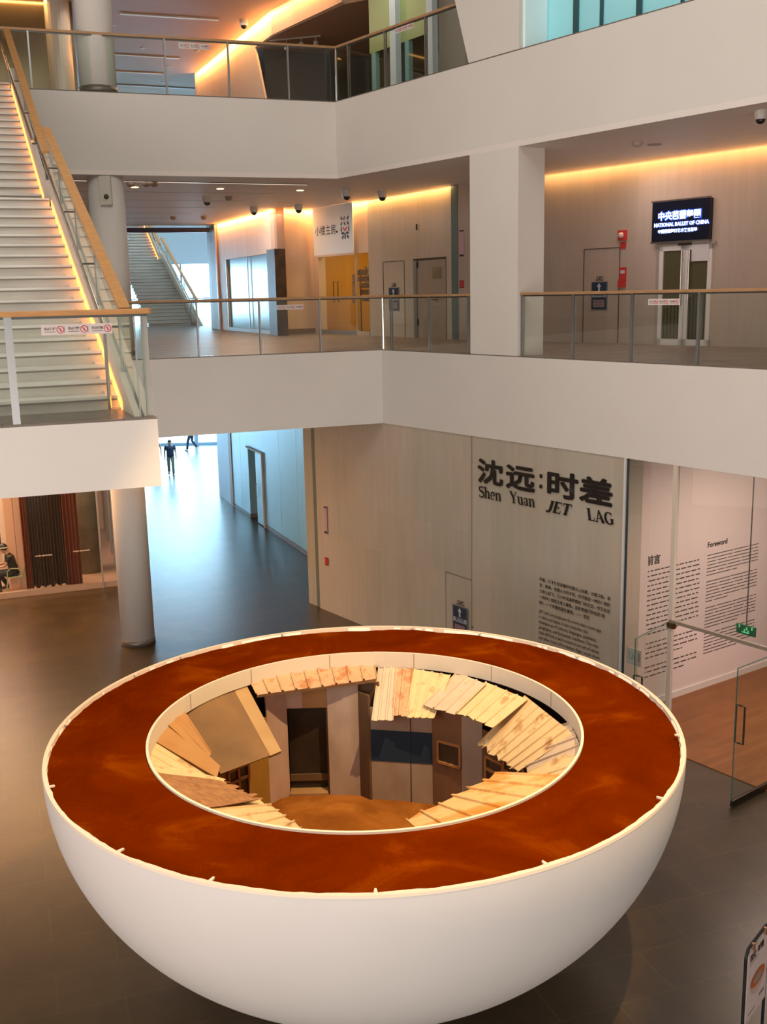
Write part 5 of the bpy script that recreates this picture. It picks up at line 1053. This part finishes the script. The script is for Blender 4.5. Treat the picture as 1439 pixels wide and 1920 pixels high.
# red earth: a ring with low humps
def earth_mat(name, dark, mid, light):
    m = bpy.data.materials.new(name); m.use_nodes = True; nt = m.node_tree; b = nt.nodes['Principled BSDF']; b.inputs['Roughness'].default_value = .95; b.inputs['Specular IOR Level'].default_value = .0
    tc = nt.nodes.new('ShaderNodeTexCoord'); n1 = nt.nodes.new('ShaderNodeTexNoise'); n1.inputs['Scale'].default_value = .9; n1.inputs['Detail'].default_value = 8; n1.inputs['Roughness'].default_value = .6; n1.inputs['Distortion'].default_value = .8
    nt.links.new(tc.outputs['Object'], n1.inputs[0]); cr = nt.nodes.new('ShaderNodeValToRGB'); el = cr.color_ramp.elements
    el[0].position = .36; el[0].color = (*dark, 1); el[1].position = .72; el[1].color = (*light, 1); x = el.new(.55); x.color = (*mid, 1); nt.links.new(n1.outputs[0], cr.inputs[0])
    n2_ = nt.nodes.new('ShaderNodeTexNoise'); n2_.inputs['Scale'].default_value = 90; n2_.inputs['Detail'].default_value = 3; nt.links.new(tc.outputs['Object'], n2_.inputs[0])
    mr = nt.nodes.new('ShaderNodeMapRange'); mr.inputs[1].default_value = .3; mr.inputs[2].default_value = .7; mr.inputs[3].default_value = .82; mr.inputs[4].default_value = 1.12; nt.links.new(n2_.outputs[0], mr.inputs[0])
    mx = nt.nodes.new('ShaderNodeMix'); mx.data_type = 'RGBA'; mx.blend_type = 'MULTIPLY'; mx.inputs[0].default_value = 1; nt.links.new(cr.outputs[0], mx.inputs[6]); nt.links.new(mr.outputs[0], mx.inputs[7]); nt.links.new(mx.outputs[2], b.inputs['Base Color'])
    bp = nt.nodes.new('ShaderNodeBump'); bp.inputs['Strength'].default_value = .5; bp.inputs['Distance'].default_value = .01; nt.links.new(n2_.outputs[0], bp.inputs['Height']); nt.links.new(bp.outputs[0], b.inputs['Normal'])
    MATS[name] = m; return m
EARTH = earth_mat('red_earth', (.100, .011, .0), (.130, .016, .0), (.22, .042, .0005))
from mathutils import noise as NZ
def hump(p, k=1.0): return .018*NZ.noise(p*1.3)+.012*NZ.noise(p*4.1)+.005*NZ.noise(p*14)
def rfn(u, v):
    t = 2*math.pi*u; r_ = RI+.03+(RO-.055-RI-.03)*v; p = Vector((math.cos(t)*r_, math.sin(t)*r_, 0)); z_ = ZR-.022+hump(p)+.0
    if v < .02: z_ = ZR-.02
    return BC+p+zc*z_
MB().grid(rfn, 260, 34).build('earth_ring', EARTH, bowl, smooth=True, weld=True)
# inner lining band with seams
LIN = mat('lining_board', (.74, .66, .54), .6)
MB().lathe(BC, [(RI+.03, ZR-.22), (RI, ZR-.22), (RI, ZR+.005), (RI+.03, ZR+.005), (RI+.03, ZR-.22)], 128, False).build('inner_lining', LIN, bowl, smooth=False)
for px_, py_ in ((335, 1311), (472, 1268), (616, 1235), (778, 1237), (928, 1260), (1040, 1310)):
    p = gz(px_, py_, ZR-.1); d = (zz(p, 0)-BC).normalized(); c = BC+d*(RI-.003); tg = Vector((-d.y, d.x, 0))
    MB().box(zz(c, ZR-.21), tg*.006, -d*.002, (0, 0, .21)).build('lining_seam', mat('seam_brown', (.22, .14, .08), .6), bowl)
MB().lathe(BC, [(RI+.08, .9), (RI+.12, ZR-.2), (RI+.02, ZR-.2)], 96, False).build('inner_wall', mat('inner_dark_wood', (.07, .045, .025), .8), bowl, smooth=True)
ZF = 1.0
def ffn(u, v):
    t = 2*math.pi*u; r_ = 2.6*v; p = Vector((math.cos(t)*r_, math.sin(t)*r_, 0)); return BC+p+zc*(ZF+.03*NZ.noise(p*1.7+Vector((5, 3, 1)))+.02*NZ.noise(p*6)+.012*NZ.noise(p*15))
MB().grid(ffn, 160, 40).build('pit_earth', earth_mat('pit_earth', (.19, .06, .010), (.28, .095, .016), (.40, .15, .03)), bowl, smooth=True, weld=True)
# ---- model house walls
def hp(x, y, z=ZF): return gz(x, y, z)
def rel(x, y): return BC+Vector((x, y, 0))
def hmat(n, c, c2=None, r_=.75, sc=2.5, st=(1, 1, .5)): return mat(n, c, r_, noise=.35, nscale=sc, stretch=st, col2=c2)
PINK = hmat('faded_pink_paint', (.56, .40, .34), (.44, .29, .22)); TAN = hmat('tan_plywood', (.42, .24, .10), (.34, .18, .07)); GREYP = hmat('worn_grey_paint', (.48, .38, .33), (.30, .22, .17))
BRN = hmat('old_brown_board', (.17, .09, .04), (.10, .055, .028)); GREYB = hmat('grey_cement_board', (.36, .28, .22), (.27, .20, .15)); BLUEP = hmat('dark_blue_paint', (.004, .026, .062), (.006, .022, .045)); OCH = hmat('ochre_paint', (.38, .20, .03), (.30, .15, .02)); DOORB = hmat('door_black', (.012, .010, .008), (.032, .022, .014), .6, 5)
def hw(nm, a, b, z0, z1, m, th=.03, lab=None):
    a, b = zz(a, 0), zz(b, 0); n = nrm_in(a, b); mb = MB().box(zz(a, z0), b-a, -n*th, (0, 0, z1-z0)); o = mb.build(nm, m, bowl)
    if lab: o['label'] = lab
    return o
def nrm_in(a, b):
    d = (b-a).normalized(); n = Vector((d.y, -d.x, 0)); return n if n.dot(BC-(a+b)/2) > 0 else -n
ZT = 2.66
P1, P2, P3, P4 = hp(508, 1508), hp(545, 1492), hp(620, 1490), hp(677, 1488)
P5, P6 = hp(699, 1499), hp(812, 1507)
P0 = rel(-2.08, 1.20)
hw('house_wall', P0, P1, ZF-.1, 2.3, OCH, lab='ochre painted wall with a window')
hw('house_wall', P1, P2, ZF-.1, ZT, PINK, lab='faded pink wall beside the doorway')
# wall with the doorway
nD = nrm_in(P2, P3)
def on(px, py, A, B): return gv(px, py, A, B)
dl, drr = on(545, 1480, P2, P3), on(616, 1478, P2, P3); zt0, zt1 = on(545, 1333, P2, P3).z, on(616, 1322, P2, P3).z; ztd = (zt0+zt1)/2
xm = on(566, 1300, P2, P3)
hw('house_wall', P2, zz(xm, 0), ztd, ZT, PINK); hw('house_wall', zz(xm, 0), P3, ztd, ZT, TAN, lab='tan plywood panel above the doorway'); hw('house_wall', zz(drr, 0), P3, ZF-.1, ztd, TAN)
hw('doorway', zz(dl, 0)-nD*.14, zz(drr, 0)-nD*.14, ZF-.05, ztd+.05, DOORB, lab='black scratched door set in the pink wall')
hw('door_rail', zz(dl, 0)-nD*.11, zz(drr, 0)-nD*.11, ZF+.17, ZF+.27, BRN)
MB().box(zz(drr, ZF-.05), -nD*.15, (P3-P2).normalized()*.02, (0, 0, ztd-ZF+.05)).build('door_reveal', BRN, bowl)
MB().box(zz(dl, ZF-.06)-nD*.15, zz(drr, 0)-zz(dl, 0), nD*.2, (0, 0, .11)).build('threshold', TAN, bowl)
hw('house_wall', P3+nD*.03, P4+nD*.03, ZF-.1, ZT, GREYP, lab='worn grey painted panel')
hw('house_wall', P4-nD*.04, P4-nD*.04+(P4-P3).normalized()*.3, ZF-.1, ZT, BRN, lab='dark brown recessed panel')
MB().box(zz(P5, ZF-.1), (P4-P5)*1.0, Vector((-.03, 0, 0)), (0, 0, ZT-ZF)).build('house_wall', BRN, bowl)
# grey wall with the blue band
n5 = nrm_in(P5, P6); zb0, zb1 = on(755, 1429, P5, P6).z, on(755, 1371, P5, P6).z
hw('house_wall', P5, P6, ZF-.1, 2.38, GREYB, lab='grey board wall with a dark blue band')
MB().box(zz(P5, zb0)+n5*.004, P6-P5, n5*.004, (0, 0, zb1-zb0)).build('blue_band', BLUEP, bowl)
s_ = on(771, 1450, P5, P6); MB().box(zz(s_, ZF)+n5*.009, (P6-P5).normalized()*.008, n5*.003, (0, 0, 1.36)).build('board_joint', BLACK, bowl)
P7, P8, P9 = rel(1.26, 1.56), rel(1.52, 1.42), rel(2.06, .72)
n6 = nrm_in(P6, P7); hw('house_wall', P6, P7, ZF-.1, 2.47, hmat('rusty_board', (.22, .11, .05), (.14, .07, .035)), lab='rust brown wall with a small window')
wa, wb = on(823, 1420, P6, P7), on(864, 1420, P6, P7); wz1, wz0 = on(843, 1394, P6, P7).z, on(843, 1433, P6, P7).z
wf = MB(); 
for q, r_ in ((zz(wa, wz0), zz(wb, wz0)), (zz(wa, wz1), zz(wb, wz1)), (zz(wa, wz0), zz(wa, wz1)), (zz(wb, wz0), zz(wb, wz1))): wf.bar(q+n6*.02, r_+n6*.02, .03, .04, n6)
WFR = hmat('orange_wood_frame', (.42, .2, .06), (.32, .14, .04)); w_ = wf.build('house_window', WFR, bowl)
MB().box(zz(wa, wz0)+n6*.006, zz(wb, 0)-zz(wa, 0), n6*.004, (0, 0, wz1-wz0)).build('pane', hmat('dusty_dark_pane', (.06, .05, .035), (.03, .028, .02), .3), w_)
hw('house_wall', P7, P8, ZF-.1, 2.42, GREYB, lab='pale weathered panel'); hw('house_wall', P8, P9, ZF-.1, 2.28, BRN, lab='dark brown wall under the bright roof')
n8 = nrm_in(P8, P9)
def casement(A, B, n, x0, x1, y0, y1, cols):
    """wooden window traced on a wall: frame with panes"""
    a, b = zz(on(x0, (y0+y1)/2, A, B), 0), zz(on(x1, (y0+y1)/2, A, B), 0); z1_, z0_ = on((x0+x1)/2, y0, A, B).z, on((x0+x1)/2, y1, A, B).z
    f = MB(); d = b-a
    for i in range(cols+1): f.bar(zz(a+d*i/cols, z0_)+n*.02, zz(a+d*i/cols, z1_)+n*.02, .035, .04, n)
    for z_ in (z0_, lerp(z0_, z1_, .66), z1_): f.bar(zz(a, z_)+n*.02, zz(b, z_)+n*.02, .035, .04, n)
    w__ = f.build('house_window', WFR, bowl); MB().box(zz(a, z0_)+n*.006, d, n*.004, (0, 0, z1_-z0_)).build('pane', MATS['dusty_dark_pane'], w__)
casement(P8, P9, n8, 914, 946, 1425, 1490, 1); casement(P8, P9, n8, 948, 985, 1432, 1490, 1)
nO = nrm_in(P0, P1); casement(P0, P1, nO, 428, 466, 1438, 1506, 2)
# low sheds hidden under the near roofs
for a0_, a1_ in ((200, 232), (232, 262), (290, 318), (318, 345)):
    hw('house_wall', rel(2.15*math.cos(R(a0_)), 2.15*math.sin(R(a0_))), rel(2.15*math.cos(R(a1_)), 2.15*math.sin(R(a1_))), ZF-.1, 2.15, BRN)
# ---- roofs
def roof(nm, lab, eA, eB, tB, tA, ribs, m, amp=.018, rw=.16, jag=.0, th=.008, warp=0, seed=1, nv=6, flat=False):
    """sheet between eave corners eA,eB and top corners tB,tA, each (px,py,z); ribs run up the slope"""
    eA, eB, tB, tA = [gz(*q) if len(q) == 3 and not isinstance(q, Vector) else q for q in (eA, eB, tB, tA)]
    nn = (eB-eA).cross(tA-eA).normalized(); nn = nn if nn.z > 0 else -nn; rnd = random.Random(seed); us = [0]; jg = {}
    if ribs:
        for i in range(ribs+1):
            c_ = i/ribs; h_ = rw/ribs/2
            for o in (-h_*1.5, -h_*.8, h_*.8, h_*1.5):
                if 0 < c_+o < 1: us.append(c_+o)
    us.append(1); us = sorted(set(us)); vals = []
    for u_ in us:
        f_ = (u_*ribs) % 1 if ribs else .5; f_ = min(f_, 1-f_); vals.append(amp if f_ < rw*.42 else 0)
    top, botm = [], []; jl = [rnd.uniform(-jag, jag) for _ in us]
    P = []; n_ = len(us)
    for k in (0, 1):
        for j in range(nv+1):
            v_ = j/nv
            for i, u_ in enumerate(us):
                e_ = eA.lerp(eB, u_); t_ = tA.lerp(tB, u_); p = e_.lerp(t_, v_ if j else jl[i])
                p = p+nn*(vals[i]+warp*NZ.noise(Vector((u_*3+seed, v_*2, 0)))-(th if k else 0)); P.append(p)
    F_ = []; ofs = n_*(nv+1)
    for j in range(nv):
        for i in range(n_-1):
            a = j*n_+i; F_.append((a, a+1, a+n_+1, a+n_)); F_.append((ofs+a, ofs+a+n_, ofs+a+n_+1, ofs+a+1))
    for i in range(n_-1): F_.append((i, ofs+i, ofs+i+1, i+1)); a = nv*n_+i; F_.append((a, a+1, ofs+a+1, ofs+a))
    for j in range(nv): a = j*n_; F_.append((a, a+n_, ofs+a+n_, ofs+a)); a = j*n_+n_-1; F_.append((a, ofs+a, ofs+a+n_, a+n_))
    o = MB().add(P, F_).build(nm, m, bowl); o['label'] = lab; return o
def sheet(name, base, rust, th=.62, sc=2.2):
    m = bpy.data.materials.new(name); m.use_nodes = True; nt = m.node_tree; b = nt.nodes['Principled BSDF']; b.inputs['Roughness'].default_value = .5; b.inputs['Specular IOR Level'].default_value = .4
    tc = nt.nodes.new('ShaderNodeTexCoord'); n1 = nt.nodes.new('ShaderNodeTexNoise'); n1.inputs['Scale'].default_value = sc; n1.inputs['Detail'].default_value = 7; n1.inputs['Roughness'].default_value = .62; nt.links.new(tc.outputs['Object'], n1.inputs[0])
    cr = nt.nodes.new('ShaderNodeValToRGB'); el = cr.color_ramp.elements; el[0].position = .3; el[0].color = (*[c*.86 for c in base], 1); el[1].position = th+.12; el[1].color = (*rust, 1); x = el.new(th-.06); x.color = (*base, 1); x = el.new(th); x.color = (*[(a+c)/2 for a, c in zip(base, rust)], 1)
    nt.links.new(n1.outputs[0], cr.inputs[0]); nt.links.new(cr.outputs[0], b.inputs['Base Color']); MATS[name] = m; return m
CRM = sheet('cream_sheet', (.74, .55, .30), (.36, .16, .05), .60, 3); CRM2 = sheet('yellow_sheet', (.76, .50, .22), (.66, .25, .03), .52, 1.6); GRS = sheet('grey_white_sheet', (.62, .49, .37), (.35, .17, .08), .66, 3); RUS = sheet('tan_sheet', (.58, .38, .22), (.45, .15, .04), .55, 4)
OLDP = hmat('old_brown_planks', (.42, .22, .09), (.24, .10, .035), .8, 9, (1, 3, 1)); PLK = hmat('orange_plank', (.46, .24, .085), (.40, .19, .06), .7, 3); DKR = hmat('dark_ply_roof', (.25, .135, .052), (.16, .088, .038), .8, 1.8, (1, 1, 1)); TRM = hmat('pale_plank', (.46, .29, .13), (.40, .24, .10), .7, 3)
ZE = 2.78
roof('roof_sheet', 'small rust stained sheet over the doorway, left half', (480, 1303, 2.70), (581, 1290, 2.73), (571, 1257, 2.80), (468, 1279, 2.80), 4, RUS, .03, .14, .01, seed=2)
roof('roof_sheet', 'small rust stained sheet over the doorway, right half', (579, 1291, 2.73), (708, 1272, 2.76), (703, 1246, 2.80), (570, 1258, 2.80), 5, RUS, .03, .12, .01, seed=3)
MB().box(hp(482, 1308, 2.65), hp(706, 1279, 2.69)-hp(482, 1308, 2.65), (0, .04, 0), (0, 0, .05)).build('eave_batten', TAN, bowl)
roof('roof_sheet', 'steep ribbed sheet hanging above the blue band, left piece', (697, 1351, 2.30), (738, 1351, 2.31), (746, 1252, ZE), (710, 1250, ZE), 3, GRS, .016, .3, .008, seed=4)
roof('roof_sheet', 'steep ribbed sheet hanging above the blue band, middle piece', (734, 1342, 2.34), (766, 1343, 2.36), (776, 1254, ZE), (742, 1252, ZE), 2, RUS, .016, .3, .008, seed=5)
roof('roof_sheet', 'steep ribbed sheet hanging above the blue band, right piece', (762, 1345, 2.35), (815, 1347, 2.38), (846, 1266, ZE), (777, 1254, ZE), 4, CRM, .016, .25, .008, seed=6)
roof('roof_sheet', 'pale grey sheet slanting over the rusty wall', (794, 1322, 2.50), (857, 1339, 2.50), (914, 1283, ZE), (858, 1261, ZE), 3, GRS, .02, .14, .03, seed=7)
roof('roof_sheet', 'cream sheet with a dark rust patch', (856, 1336, 2.51), (928, 1364, 2.48), (992, 1312, ZE), (912, 1279, ZE), 4, CRM, .02, .12, .04, seed=8)
roof('roof_sheet', 'wide cream sheet at the right back', (899, 1394, 2.16), (972, 1449, 2.16), (1078, 1378, ZE), (986, 1305, ZE), 7, CRM, .02, .12, .05, seed=9)
roof('roof_sheet', 'lighter sheet lying over the wide cream one', (964, 1392, 2.25), (990, 1454, 2.22), (1094, 1412, ZE+.02), (1070, 1355, ZE+.02), 4, GRS, .02, .12, .05, seed=10)
roof('roof_sheet', 'narrow cream sheet at the far right edge', (990, 1448, 2.30), (996, 1478, 2.36), (1060, 1470, ZE), (1094, 1400, ZE), 2, CRM, .015, .1, 0, seed=11)
rn = lambda a, z=ZE: zz(rel((RI+.04)*math.cos(R(a)), (RI+.04)*math.sin(R(a))), z)
roof('roof_sheet', 'broad warm lit sheet rising from the near right rim', (762, 1538, 2.22), (936, 1450, 2.36), rn(-24), rn(-74), 6, CRM2, .022, .13, .05, seed=12)
roof('roof_sheet', 'pale sheet at the near left rim', (490, 1500, 2.20), (566, 1552, 2.12), rn(-108), rn(-146), 5, CRM, .02, .15, .04, seed=13)
roof('roof_plank', 'ragged old brown planks above the pale sheet', (424, 1468, 2.36), (490, 1500, 2.33), rn(-137, ZE+.03), rn(-163, ZE+.03), 4, OLDP, .016, .5, .08, warp=.015, seed=14)
roof('roof_sheet', 'yellow sheet edge above the old planks', (420, 1461, 2.40), (426, 1474, 2.37), rn(-160, ZE+.01), rn(-170, ZE+.01), 1, CRM, .01, .2, .02, seed=15)
roof('roof_sheet', 'cream board pointing inward from the left rim', (400, 1455, 2.40), (352, 1468, 2.50), rn(-171, ZE), rn(176, ZE), 3, CRM, .012, .1, .0, seed=16)
roof('roof_plank', 'wide orange plank beside the cream board', (413, 1436, 2.46), (407, 1458, 2.42), rn(177, ZE+.02), rn(164, ZE+.02), 1, PLK, .0, .1, 0, seed=17)
roof('roof_plank', 'narrow orange plank on top of the wide one', (397, 1412, 2.52), (387, 1425, 2.50), rn(167, ZE+.04), rn(157, ZE+.04), 2, PLK, .012, .3, .01, seed=18)
roof('roof_board', 'large dark plywood roof at the left back', (414, 1451, 2.20), (508, 1416, 2.20), (440, 1290, ZE), (340, 1335, ZE), 0, DKR, 0, 0, 0, th=.02, seed=19)
roof('roof_board', 'narrow dark board beside the large plywood roof', (398, 1424, 2.36), (406, 1437, 2.30), (346, 1333, ZE), (320, 1350, ZE), 0, DKR, 0, 0, 0, th=.02, seed=20)
roof('roof_plank', 'pale plank along the edge of the plywood roof', (507, 1417, 2.20), (528, 1408, 2.21), (462, 1284, ZE), (438, 1291, ZE), 0, TRM, 0, 0, 0, th=.05, seed=21)
